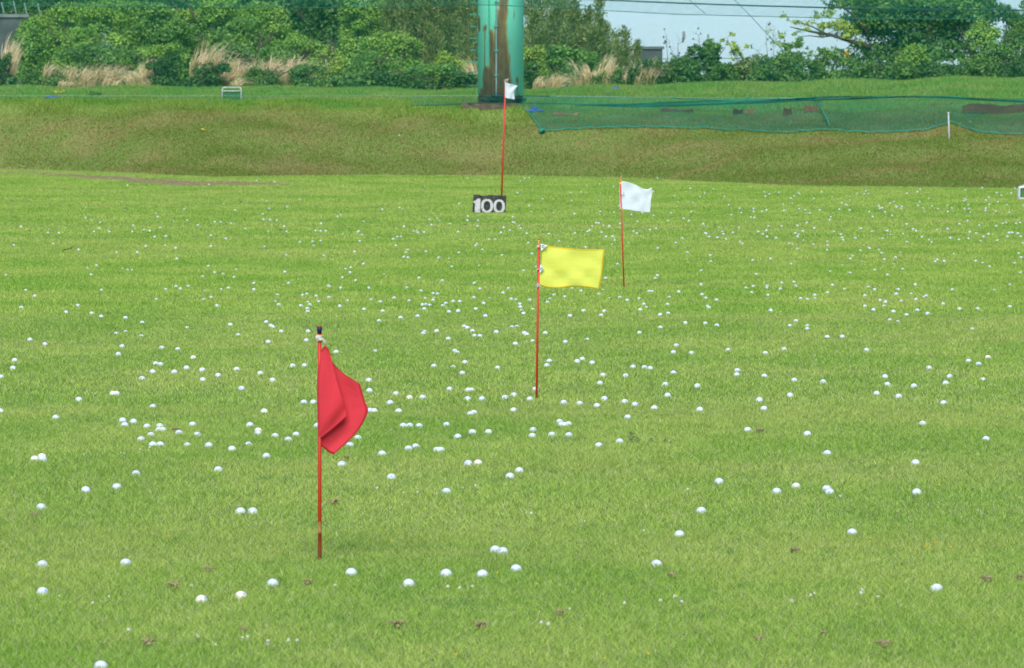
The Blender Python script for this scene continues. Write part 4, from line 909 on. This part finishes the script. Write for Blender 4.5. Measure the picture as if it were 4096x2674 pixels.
# back row of the wood on the left (tops run out of the frame)
G1 = 'tall trees of the wood on the left'
for i, (k, u, v, hw, hh, D, lab) in enumerate([
    ('dark', -180, -60, 330, 330, 182, 'dark tree at the far left edge above the concrete wall'),
    ('dark', 330, -40, 300, 330, 180, 'dark green tree behind the bright shrubs, second from left of the wood'),
    ('deep', 760, -60, 300, 330, 178, 'deep green tree behind the bright crowns, middle of the wood'),
    ('dark', 1130, 20, 240, 330, 176, 'dark shadowy tree between the bright crowns and the leafy round tree'),
    ('deep', 1700, -60, 260, 300, 182, 'deep green tree behind the bamboo left of the turquoise column'),
    ('dark', 700, 160, 260, 200, 172, 'dark undergrowth tree filling the middle of the wood low down'),
    ('dark', 200, 170, 200, 180, 171, 'dark undergrowth tree behind the leftmost bright shrub'),
    ('dark', 70, 20, 170, 120, 190, 'dark tree crown over the top left corner behind the wall'),
    ('deep', 1520, 140, 150, 150, 171, 'deep green undergrowth tree between the round crown and the bamboo'),
    ('dark', 1330, 120, 170, 230, 174, 'dark hollow-looking tree behind the bushes left of the bamboo')]):
    plant(k, 'tree', lab, 'tree', u, v, hw, hh, D, 100 + i, G1, 1.1, .10, stems=4)
# bright broadleaved shrubs in front of it
G2 = 'bright leafy shrubs in front of the wood'
for i, (k, u, v, hw, hh, D, lab) in enumerate([
    ('bright', 215, 120, 150, 110, 160, 'bright green shrub just right of the concrete wall'),
    ('mid', 120, 190, 90, 90, 156, 'dull green shrub in front of the concrete wall, beside tall dry stems'),
    ('bright', 430, 60, 190, 90, 164, 'broad bright shrub high up behind the dry grass on the left'),
    ('bright', 330, 165, 150, 65, 156, 'spreading bright shrub with flat layers above the leftmost dry grass'),
    ('deep', 420, 225, 170, 50, 153, 'low dark-hollowed shrub just above the leftmost dry grass'),
    ('mid', 640, 120, 170, 100, 160, 'mid green shrub above the small tan grass tuft'),
    ('mid', 745, 205, 110, 95, 161, 'dull green shrub filling the gap left of the tallest dry grass'),
    ('mid', 540, 250, 110, 60, 152.5, 'dull green shrub between the leftmost dry grass and the small tan tuft'),
    ('deep', 900, 250, 140, 60, 151, 'deep green shrub behind the thin olive-tan grass'),
    ('bright', 640, 225, 120, 60, 152, 'low bright shrub left of the tallest dry grass'),
    ('bright', 860, 70, 170, 110, 163, 'tall bright shrub with bare twigs behind the tallest dry grass'),
    ('mid', 960, 170, 150, 80, 156, 'mid green shrub right behind the tallest dry grass'),
    ('bright', 1085, 105, 130, 110, 159, 'bright pale-leaved shrub right of the bare twigs'),
    ('bright', 1220, 195, 110, 65, 154, 'bright shrub sloping down to the right, beside the dark hollow'),
    ('mid', 1120, 250, 90, 70, 151, 'mid green bush behind the right end of the dry grass'),
    ('lime', 1325, 260, 60, 110, 150, 'upright yellow-green sapling beside the last dry grass'),
    ('bright', 1450, 70, 125, 100, 165, 'round bright leafy tree crown left of the bamboo'),
    ('bright', 1570, 205, 140, 80, 154, 'broad bright bush in front of the bamboo left of the column'),
    ('mid', 1490, 265, 120, 75, 151, 'dull green bush left of the broad bright bush, near the grass edge'),
    ('mid', 1390, 290, 120, 55, 152.5, 'mid green bush filling the base right of the yellow-green sapling'),
    ('lime', 1800, 250, 90, 50, 152, 'small yellow-green bush close to the left side of the column'),
    ('mid', 1730, 295, 190, 50, 149, 'low mid green bush at the grass edge left of the column')]):
    plant(k, 'shrub', lab, 'shrub', u, v, hw, hh, D, 200 + i, G2, 1.25, .066 if D > 152 else .060, **SH)
G3 = 'low dark shrubs along the grass edge'
for i, (k, u, v, hw, hh, D, lab) in enumerate([
    ('dark', 5, 290, 60, 70, 147.8, 'dark low shrub at the left edge of the photo'),
    ('deep', 190, 312, 130, 45, 147.8, 'dark low shrub under the leftmost dry grass'),
    ('dark', 660, 290, 85, 70, 147.8, 'dark bushy shrub below the small tan grass tuft'),
    ('dark', 830, 290, 90, 68, 147.8, 'dark shrub below the tallest dry grass'),
    ('deep', 1060, 312, 110, 45, 147.8, 'dark low shrub right of the white tube frame, under dry grass'),
    ('deep', 1210, 305, 90, 52, 147.8, 'dark low shrub left of the yellow-green sapling'),
    ('deep', 1420, 320, 110, 36, 148.2, 'dark low shrub right of the yellow-green sapling'),
    ('dark', 1620, 322, 150, 34, 148.2, 'dark low shrub between the bright bush and the column'),
    ('dark', 1850, 318, 60, 36, 148.2, 'dark low shrub touching the left side of the column')]):
    plant(k, 'low_shrub', lab, 'shrub', u, v, hw, hh, D, 300 + i, G3, 1.3, .062, **SH)
# right of the column
G4 = 'shrubs and bushes right of the column'
for i, (k, u, v, hw, hh, D, lab) in enumerate([
    ('lime', 2140, 240, 75, 60, 151, 'yellow-green bush touching the right side of the column'),
    ('mid', 2235, 245, 85, 62, 151, 'mid green bush right of the yellow-green one beside the column'),
    ('dark', 2120, 300, 60, 40, 148.5, 'dark low bush at the right foot of the column'),
    ('deep', 2310, 300, 70, 42, 148.5, 'dark low bush left of the pale dry grass'),
    ('deep', 2440, 300, 110, 42, 148.5, 'dull dark bush below the pale dry grass'),
    ('mid', 2330, 235, 60, 45, 152, 'small green bush behind the pale dry grass'),
    ('dark', 2570, 292, 85, 52, 148.4, 'dark bush right of the pale dry grass, below the grey parapet'),
    ('deep', 2660, 285, 90, 62, 149, 'deep green bush under the grey parapet end'),
    ('dark', 2825, 262, 95, 75, 150, 'round dark bush rising against the sky, left of the sapling'),
    ('mid', 2850, 205, 55, 35, 150.6, 'light-topped bush crown on the round dark bush'),
    ('deep', 2740, 290, 80, 50, 149, 'low deep green bush left of the round dark bush'),
    ('olive', 2990, 275, 95, 46, 150, 'pale olive bush in the dip of the hedge'),
    ('deep', 3080, 280, 90, 52, 149, 'deep green hedge bush right of the pale olive one'),
    ('mid', 3150, 245, 75, 40, 150, 'green hedge bush with long bare sprigs on top'),
    ('deep', 3220, 275, 90, 56, 149, 'dark green hedge bush left of the yellow barrier'),
    ('mid', 3310, 260, 95, 62, 150, 'mid green weedy hedge bush under the yellow barrier'),
    ('deep', 3430, 285, 100, 48, 149, 'dark hedge bush at the left foot of the big tree'),
    ('bright', 3640, 235, 75, 62, 149.5, 'bright shrub standing in front of the big tree'),
    ('deep', 3560, 290, 110, 42, 148.6, 'dark low shrub in front of the big tree'),
    ('dark', 3760, 295, 120, 36, 148.4, 'dark low shrub right of the bright one under the big tree'),
    ('deep', 4090, 120, 110, 110, 153.5, 'deep green tall shrub filling the right edge beside the big tree'),
    ('deep', 2900, 292, 75, 46, 149.6, 'deep green bush low in the hedge below the slim sapling'),
    ('bright', 3920, 170, 100, 85, 151, 'bright leafy shrub on the right flank of the big tree'),
    ('mid', 3990, 250, 100, 70, 150, 'mid green shrub below the bright flank shrub'),
    ('deep', 4080, 180, 80, 70, 151.5, 'deep green shrub at the right edge of the photo'),
    ('dark', 4070, 290, 90, 50, 149, 'dark low shrub in the right corner at the grass edge'),
    ('mid', 4180, 70, 100, 75, 153, 'green shrub mostly cut off by the right edge, above the others'),
    ('deep', 3900, 290, 90, 45, 149, 'dark low shrub left of the right corner one')]):
    plant(k, 'bush', lab, 'bush', u, v, hw, hh, D, 400 + i, G4, 1.3, .066, spike=.12 if k in ('mid', 'olive') else .04, **SH)
# the big tree on the right with one long arm
t, base, g = plant('deep', 'big_tree', 'big dark green tree on the right with a long branch reaching left', 'tree', 3670, 70, 310, 200, 152.5, 500, None, 1.5, .085, 34, tone=.30, stems=5,
                   extra=[(-120, -60, 130, 90), (130, -70, 150, 90), (220, 40, 110, 90), (-180, 60, 100, 70), (-150, 150, 150, 60), (60, 150, 240, 60)])
arm = [(3480, 190), (3400, 165), (3330, 142), (3260, 130), (3200, 118), (3160, 108)]
b = MB().tube([P(u, v, 151.6) - base for u, v in arm], [.065, .055, .045, .034, .022, .010], 8)
b.tube([P(u, v, 151.5) - base for u, v in ((3470, 130), (3440, 90), (3405, 55), (3370, 28), (3350, 10))], [.05, .04, .03, .02, .01], 7)
b.tube([P(u, v, 151.6) - base for u, v in ((3330, 142), (3290, 150), (3240, 144), (3190, 148))], [.03, .022, .014, .008], 6)
b.tube([P(u, v, 151.6) - base for u, v in ((3300, 134), (3250, 108), (3200, 92), (3150, 84))], [.03, .022, .014, .006], 6)
b.build('branch', M_BARK, t)
L = []
for (u, v, w_, h_) in ((3136, 66, 14, 14), (3150, 82, 9, 7), (3185, 92, 20, 11), (3215, 98, 22, 16), (3200, 128, 18, 12), (3180, 140, 12, 8), (3245, 95, 24, 20), (3270, 72, 18, 16), (3262, 52, 12, 8), (3310, 60, 22, 20), (3335, 52, 15, 14),
                       (3290, 108, 28, 20), (3330, 105, 30, 22), (3365, 92, 24, 20), (3370, 120, 30, 22), (3285, 145, 14, 8), (3400, 118, 28, 26), (3390, 152, 22, 16), (3420, 60, 12, 16), (3360, 18, 16, 14), (3385, 38, 12, 9), (3230, 118, 16, 10), (3425, 140, 26, 24), (3440, 175, 24, 18)):
    k = 151.6 / F; L.append((P(u, v, 151.6 + g.uniform(-.2, .2)) - base, (w_ * k, w_ * k * .9, h_ * k)))
link('arm_foliage', crown_mesh('arm_foliage', g, L, 300, .085, .6, .55, .55), LEAF['lime'], t)
L = []
for (u, v, w_, h_) in ((3490, 10, 30, 26), (3530, 30, 34, 24), (3480, 60, 18, 22), (3500, 88, 20, 16), (3560, 5, 30, 22), (3620, 5, 40, 20), (3700, 15, 60, 26), (3800, 12, 60, 26), (3870, 30, 40, 30), (3910, 60, 30, 30), (3935, 95, 26, 26)):
    k = 151.0 / F; L.append((P(u, v, 151.0 + g.uniform(-.3, .3)) - base, (w_ * k, w_ * k * .9, h_ * k)))
link('upper_foliage', crown_mesh('upper_foliage', g, L, 150, .09, .6, .6, .6), LEAF['mid'], t)

# bamboo: tall narrow plumes
def plume_mesh(g, H, r, n, leaf=.15):
    """leafy side twigs up a bamboo culm: each twig a spray of narrow leaves pointing up and out"""
    m = max(16, n // 14); z = H * (1 - g.uniform(0, 1, m) ** 1.2 * .88); k = np.clip((H - z) / H, 0, 1); a = g.uniform(0, math.tau, m)
    rad = r * (.08 + 1.7 * k * (1.1 - k) + .25 * g.uniform(0, 1, m) * (k > .05)) * g.uniform(.2, 1, m); D_ = np.stack([np.cos(a), np.sin(a), np.zeros(m)], -1)
    T = np.stack([rad * np.cos(a) + .22 * r * np.sin(z * 1.3 + r * 40) , rad * np.sin(a), z + rad * .5], -1); w = 14
    C = np.repeat(T, w, 0) + g.normal(0, 1, (m * w, 3)) * (.055, .055, .085); n = m * w
    U = np.repeat(D_, w, 0) * .45 + g.normal(0, .35, (n, 3)) + (0, 0, .8); U /= np.linalg.norm(U, axis=1, keepdims=True)
    s_ = np.cross(U, g.normal(0, 1, (n, 3))); s_ /= np.linalg.norm(s_, axis=1, keepdims=True); L = leaf * g.uniform(.6, 1.4, n)[:, None]; wd = .019
    V = np.stack([C, C + U * L * .45 + s_ * wd, C + U * L + (0, 0, -.02), C + U * L * .45 - s_ * wd], 1).reshape(-1, 3)
    return np_mesh('leaves', V, np.arange(4 * n).reshape(-1, 4), dict(tint=np.repeat(np.clip(np.repeat(g.uniform(.1, .75, m), w) + g.normal(0, .15, n), 0, 1), 4)))
M_CULM = plain('bamboo_culm', (.20, .22, .07), (.28, .22, .10), 3, .5)
def bamboo(u, vtop, D, r, label, seed, group, n=750):
    g = np.random.default_rng(seed); p = P(u, vtop, D); gz = float(ground(p[0], D)); H = p[2] - gz
    t = tag(empty('bamboo', (p[0], D, gz)), label, 'bamboo', group)
    link('leaves', plume_mesh(g, H, r, int(2.0 * n * max(H, 1.2) / 2.6)), LEAF['olive'], t)
    b = MB(); 
    for i in range(3): dx = g.uniform(-.12, .12); b.tube([(dx, g.uniform(-.1, .1), -.1), (dx * .6 + .05, 0, H * .5), (.25 * r * math.sin(H * 1.3), 0, H * .97)], [.018, .014, .005], 6)
    b.build('culms', M_CULM, t)
gb = np.random.default_rng(77)
for i in range(26):
    u = 1545 + i * 14.5 + gb.uniform(-10, 10); row = i % 3
    bamboo(u, -60 - gb.uniform(0, 90) if row else gb.uniform(-30, 110), (168, 165, 160)[row] + gb.uniform(-1, 1), gb.uniform(.26, .40), 'olive bamboo plume in the dense thicket left of the turquoise column', 600 + i, 'bamboo thicket left of the column', 850)
names = ['beside the right edge of the column', 'second from the column', 'third from the column', 'fourth from the column', 'just left of the grey-green pole', 'just right of the grey-green pole', 'right of the pole, reaching the frame top', 'lower one beside the pole', 'free-standing with sky on both sides', 'tallest free-standing against the sky', 'short, right of the tallest free-standing one', 'shorter, halfway to the parapet', 'small, just left of the grey parapet', 'low, in front of the grey parapet']
for i, (u, v) in enumerate([(2112, -80), (2150, -30), (2186, -60), (2222, -40), (2245, -10), (2278, 30), (2298, -25), (2318, 62), (2352, 46), (2390, 12), (2418, 105), (2452, 140), (2494, 135), (2545, 186)]):
    bamboo(u, v, 158 + (i % 3) * 2, (.17 if i < 8 else .13), 'olive bamboo plume ' + names[i], 640 + i, 'bamboo plumes right of the column', 620)
for i, (u, v) in enumerate([(2130, 60), (2205, 70), (2262, 120), (2340, 130), (2400, 150), (2470, 190), (2168, 130), (2300, 170), (2440, 200), (2235, 20), (2370, 120)]):
    bamboo(u, v, 156 + (i % 2), .27, 'short olive bamboo filling the thicket right of the column', 670 + i, 'short bamboo right of the column', 800)

# dry pampas-like grass: long arching tan blades
n = NT('dry_grass'); tt = n.attr('tint'); M_DRY = n.out(n.bsdf(n.mix(n.ramp(tt, .15, .9), n.mix(n.ramp(tt, 0, .2), (.16, .24, .06), (.50, .36, .16)), (.92, .76, .46)), .7, .2, None, .3))
def dry_clump(u, v, hw, hh, D, lean, label, seed, dens=1.0, green=.25):
    D = min(D, 148.5); hw = hw * 1.15; v = v - 6; hh = hh * 1.1
    g = np.random.default_rng(seed); top = P(u, v, D); rx, rz = hw / F * D, hh / F * D; gz = float(ground(top[0], D)); H = 1.04 * max(top[2] + rz - gz, .5)
    n_ = int(820 * dens * max(rx, .4)); t = empty('dry_grass', (top[0], D, gz)); tag(t, label, 'dry grass', 'clumps of dry tan grass along the wood')
    nt_ = max(4, n_ // 42); tx = g.uniform(-1, 1, nt_) * rx * .85; ty = g.uniform(-.35, .25, nt_); th = g.uniform(.45, 1.05, nt_) * (1 - .3 * (tx / (rx + .01)) ** 2); ta = g.normal(0, .35, nt_); k_ = g.integers(0, nt_, n_)
    x0 = tx[k_] + g.normal(0, .05, n_); y0 = ty[k_] + g.normal(0, .05, n_); az = ta[k_] + g.normal(0, .5, n_) + (0 if lean > 0 else math.pi); h = H * th[k_] * g.uniform(.6, 1.12, n_); ln = (abs(lean) * 2.3 + .15) * h * g.uniform(.1, 1.0, n_) ; w_ = g.uniform(.007, .016, n_); sag = g.uniform(.2, 1.0, n_) * min(1.0, .25 + abs(lean) * 1.8)
    Vs = []; K = 7; seg = []
    for k in range(K + 1):
        s_ = k / K; cx = x0 + np.cos(az) * ln * s_ ** 2.0; cy = y0 + np.sin(az) * ln * .6 * s_ ** 2.0; cz = h * (1.45 * s_ - .45 * s_ ** 2) - h * sag * .55 * s_ ** 4; wk = w_ * (1.15 - s_) * .8
        seg.append((np.stack([cx - wk, cy, cz], -1), np.stack([cx + wk, cy, cz + .3 * wk], -1)))
    V = np.stack([p for s2 in seg for p in s2], 1); m = 2 * (K + 1); idx = np.arange(n_)[:, None] * m
    Fc = np.concatenate([np.stack([idx[:, 0] + 2 * k, idx[:, 0] + 2 * k + 1, idx[:, 0] + 2 * k + 3, idx[:, 0] + 2 * k + 2], -1) for k in range(K)])
    tt_ = np.where(g.uniform(0, 1, n_) < green, g.uniform(0, .2, n_), g.uniform(.25, 1, n_)); T = np.repeat(tt_[:, None], m, 1); T[:, :6] = np.minimum(T[:, :6] * .3, .12); T[:, 6:8] *= .6
    link('blades', np_mesh('blades', V.reshape(-1, 3), Fc, dict(tint=T.ravel())), M_DRY, t)
for i, a in enumerate([
    (215, 265, 70, 32, 147.8, .45, 'leftmost big clump of bent tan grass, left half of the pair'), (370, 268, 95, 34, 147.6, .5, 'big clump of wind-bent tan grass, right half of the leftmost pair'),
    (590, 225, 35, 32, 149.5, .2, 'small upright tan grass tuft on the dark shrub'), (815, 190, 70, 42, 150, .25, 'tallest upright tan grass clump in the middle of the left side'),
    (910, 235, 55, 32, 149.6, .4, 'thin olive-tan grass right of the tallest clump'), (1010, 225, 60, 34, 149, .5, 'arching tan grass clump above the white tube frame'),
    (1100, 228, 65, 30, 149, .45, 'tan grass clump in the middle of the long bent row'), (1180, 232, 45, 30, 149, .4, 'rightmost tan grass clump of the long bent row'),
    (970, 318, 40, 22, 147.6, .7, 'short fallen tan grass beside the white tube frame'), (560, 335, 40, 20, 147.4, -.6, 'thin fallen straw at the foot of the dark shrub'),
    (300, 318, 60, 18, 147.4, .6, 'straw at the foot of the wind-bent pair of clumps'), (32, 200, 22, 70, 152, .10, 'tall dry stems in front of the concrete wall'),
    (2340, 250, 50, 28, 149.6, -.15, 'pale fluffy dry grass, left one of the pair below the bamboo'), (2432, 248, 60, 30, 149.6, .12, 'pale fluffy dry grass, right one of the pair below the bamboo'),
    (2520, 268, 40, 14, 149.4, .2, 'low pale grass leading to the grey parapet'), (2585, 240, 38, 22, 149.6, .3, 'pale dry grass directly below the grey parapet'),
    (2185, 305, 55, 28, 147.8, .45, 'drooping tan grass clump close to the right foot of the column'), (1895, 258, 25, 26, 149.5, -.2, 'small pale dry grass just left of the column')]):
    dry_clump(*a, seed=700 + i, dens=1.25, green=.22 if a[0] < 2000 else .15)
# thin sprigs and saplings against the sky
def sprig(name, pts, D, label, seed, leafy, kind='lime', cat='sapling', group=None, r=.014, leaf=.085):
    g = np.random.default_rng(seed); p0 = P(*pts[0], D); gz = float(ground(p0[0], D)); base = np.array((p0[0], D, gz)); t = tag(empty(name, base), label, cat, group)
    W = [np.array((0, 0, -.1))] + [P(u, v, D) - base for u, v in pts]; b = MB().tube(W, np.linspace(r * 1.3, r * .35, len(W)), 6); L = []
    for i in range(1, len(pts)):
        for q in np.linspace(.1, 1, 3):
            c = W[i] * (1 - q) + W[i + 1] * q; e = c + (g.uniform(-.16, .16), g.uniform(-.1, .1), g.uniform(-.02, .14)); b.tube([c, e], [r * .4, r * .2], 4)
            if leafy > 0: L.append((e, (.09 * leafy * g.uniform(.6, 1.3), .08 * leafy, .075 * leafy)))
            elif g.random() < .5: b.blob(e, (.022, .02, .03), 6, 4, .3)
    b.build('stem', M_BARK, t)
    if L: link('foliage', crown_mesh('foliage', g, L, 260, leaf, .6, .4, .6), LEAF[kind], t)
sprig('sapling', [(2950, 245), (2932, 210), (2918, 180), (2908, 150)], 150, 'slim leafy sapling leaning left above the hedge dip', 801, 1.1)
sprig('sapling', [(2960, 250), (2946, 222), (2962, 214), (2966, 205)], 150.2, 'short leafy side shoot right of the slim sapling', 802, .9)
sprig('sapling', [(3150, 250), (3130, 205), (3110, 175), (3098, 145)], 150.2, 'leafy shoot rising left from the middle of the hedge', 803, 1.3)
sprig('sapling', [(3140, 250), (3160, 200), (3185, 185), (3200, 190)], 150.3, 'bushy shoot leaning right in the middle of the hedge', 804, 1.5, 'mid')
G5 = 'bare twigs against the sky'
for i, (pts, lab) in enumerate([([(2670, 240), (2668, 190), (2666, 150), (2664, 138)], 'bare upright twig just right of the grey parapet'), ([(2700, 232), (2680, 190), (2674, 160)], 'bare forked twig between the parapet and the road sign'),
        ([(2712, 235), (2712, 180), (2714, 150)], 'bare twig right beside the road sign pole'), ([(2800, 205), (2797, 170), (2795, 145), (2782, 135)], 'bare twig on top of the round dark bush'),
        ([(3060, 235), (3030, 205), (3004, 190)], 'bare drooping twig in the hedge dip'), ([(3072, 238), (3066, 180), (3063, 130), (3066, 95)], 'tallest bare twig with seed heads left of the branch'),
        ([(3095, 215), (3093, 150), (3096, 108)], 'bare seed-headed twig right of the tallest twig'), ([(3140, 200), (3136, 150), (3142, 128)], 'brownish bare twig under the branch tip')]):
    sprig('twig', pts, 150 + .1 * i, lab, 820 + i, 0, 'mid', 'twig', G5, .008)
for i, u in enumerate((3235, 3262, 3290, 3335, 3362, 3392)):
    sprig('weed', [(u, 262), (u + 2, 230), (u - 2, 205 + 6 * (i % 3))], 150.4, ['first', 'second', 'third', 'fourth', 'fifth', 'last'][i] + ' upright weed spike from the left on the hedge by the yellow barrier', 840 + i, .62, 'mid', 'weed', 'weed spikes on the hedge', .008, .07)
# low plants on the bank
def low_plant(u, v, hw, hh, kind, label, seed, flowers=0, name='flowering_plant', cat='plant', leaf=.06, D=None):
    p = hit(u, v)[0]; k = p[1] / F; g = np.random.default_rng(seed); t = tag(empty(name, p), label, cat)
    L = [((g.uniform(-.7, .7) * hw * k, g.uniform(-.1, .1), hh * k * g.uniform(.15, .7)), (hw * k * .42, .14, hh * k * .42)) for _ in range(8)]
    link('foliage', crown_mesh('foliage', g, L, 420, leaf, .4, .4, .5, .2), LEAF[kind], t)
    if flowers:
        b = MB()
        for _ in range(flowers): b.blob((g.uniform(-.2, 1) * hw * k, -.16, hh * k * g.uniform(.7, 1.25)), (.022, .02, .016), 6, 4)
        b.build('flowers', plain('yellow_petals_%d' % seed, (.78, .55, .02), None, 30, .6), t)
low_plant(224, 386, 36, 20, 'lime', 'plant with yellow flowers on the blue tarp at the left', 901, 9)
low_plant(385, 392, 42, 26, 'deep', 'dark green weedy tuft on the terrace left of the white frame', 902, 0, 'weed_tuft')
low_plant(810, 528, 8, 9, 'mid', 'tiny dandelion with yellow flowers on the left of the bank', 903, 3, 'dandelion', leaf=.04)
def rosette(u, v, label, seed):
    p = hit(u, v)[0]; g = np.random.default_rng(seed); t = tag(empty('broadleaf_weed', p), label, 'weed')
    b = MB()
    for i in range(4):
        a = g.uniform(-1, 1) + (0 if i else .1); h = (.062, .034, .030, .026)[i]; w_ = (.020, .016, .014, .012)[i]; dx = .03 * math.sin(a) if i == 0 else .07 * (i - 1) + .03
        pts = [(dx, 0, .01), (dx - w_ * .6, -.004, h * .45), (dx - w_, .004, h * .62), (dx - w_ * .3, 0, h * .7), (dx - w_ * .5, 0, h * .85), (dx, 0, h), (dx + w_ * .6, 0, h * .82), (dx + w_ * .4, 0, h * .68), (dx + w_, .004, h * .55), (dx + w_ * .5, -.004, h * .35)]
        b.add(pts, [tuple(range(len(pts)))])
    b.tube([(-.02, 0, .006), (.20, 0, .006)], .004, 5); o = b.build('leaf_blades', plain('weed_leaf', (.10, .17, .04), (.07, .11, .03), 40, .6), t); o.modifiers.new('t', 'SOLIDIFY').thickness = .002
rosette(2524, 1776, 'broad-leaved dark weed standing up in the lawn right of the yellow pole', 911)

# ------------------------------------------------------------------ camera, daylight, render settings
cam = bpy.data.cameras.new('camera'); co = bpy.data.objects.new('camera', cam); COL.objects.link(co)
cam.sensor_fit = 'HORIZONTAL'; cam.sensor_width = 36.0; cam.lens = F / 4096 * 36.0; cam.clip_start = .5; cam.clip_end = 6000
co.location = (0, 0, HC); co.rotation_euler = (math.pi / 2 - TH, 0, 0)
cam.dof.use_dof = True; cam.dof.focus_distance = 31.0; cam.dof.aperture_fstop = 20.0
scene.camera = co
SUN_EL, SUN_AZ = R(44), R(186)          # azimuth clockwise from +Y: behind the camera, slightly to the left
w = bpy.data.worlds.new('World'); scene.world = w; w.use_nodes = True; nt = w.node_tree
bg = nt.nodes['Background']; sky = nt.nodes.new('ShaderNodeTexSky'); sky.sky_type = 'NISHITA'; sky.sun_disc = False
sky.sun_elevation = SUN_EL; sky.sun_rotation = SUN_AZ; sky.air_density = 1.0; sky.dust_density = .3; sky.ozone_density = 4.0; sky.altitude = 0
mx = nt.nodes.new('ShaderNodeMix'); mx.data_type = 'RGBA'; mx.blend_type = 'MULTIPLY'; mx.inputs[0].default_value = 1.0; mx.inputs[7].default_value = (.66, .92, 1.32, 1)
nt.links.new(sky.outputs[0], mx.inputs[6]); nt.links.new(mx.outputs[2], bg.inputs[0]); bg.inputs[1].default_value = .06
sl = bpy.data.lights.new('sun', 'SUN'); sl.energy = 2.5; sl.angle = R(38); sl.color = (1, .96, .90)
so = bpy.data.objects.new('sun', sl); COL.objects.link(so)
so.rotation_euler = (math.pi / 2 - SUN_EL, 0, math.pi - SUN_AZ); so.location = (0, 0, 30)
scene.view_settings.view_transform = 'Standard'; scene.view_settings.look = 'None'
scene.view_settings.exposure = 1.04; scene.view_settings.gamma = 1.0
scene.cycles.transparent_max_bounces = 24
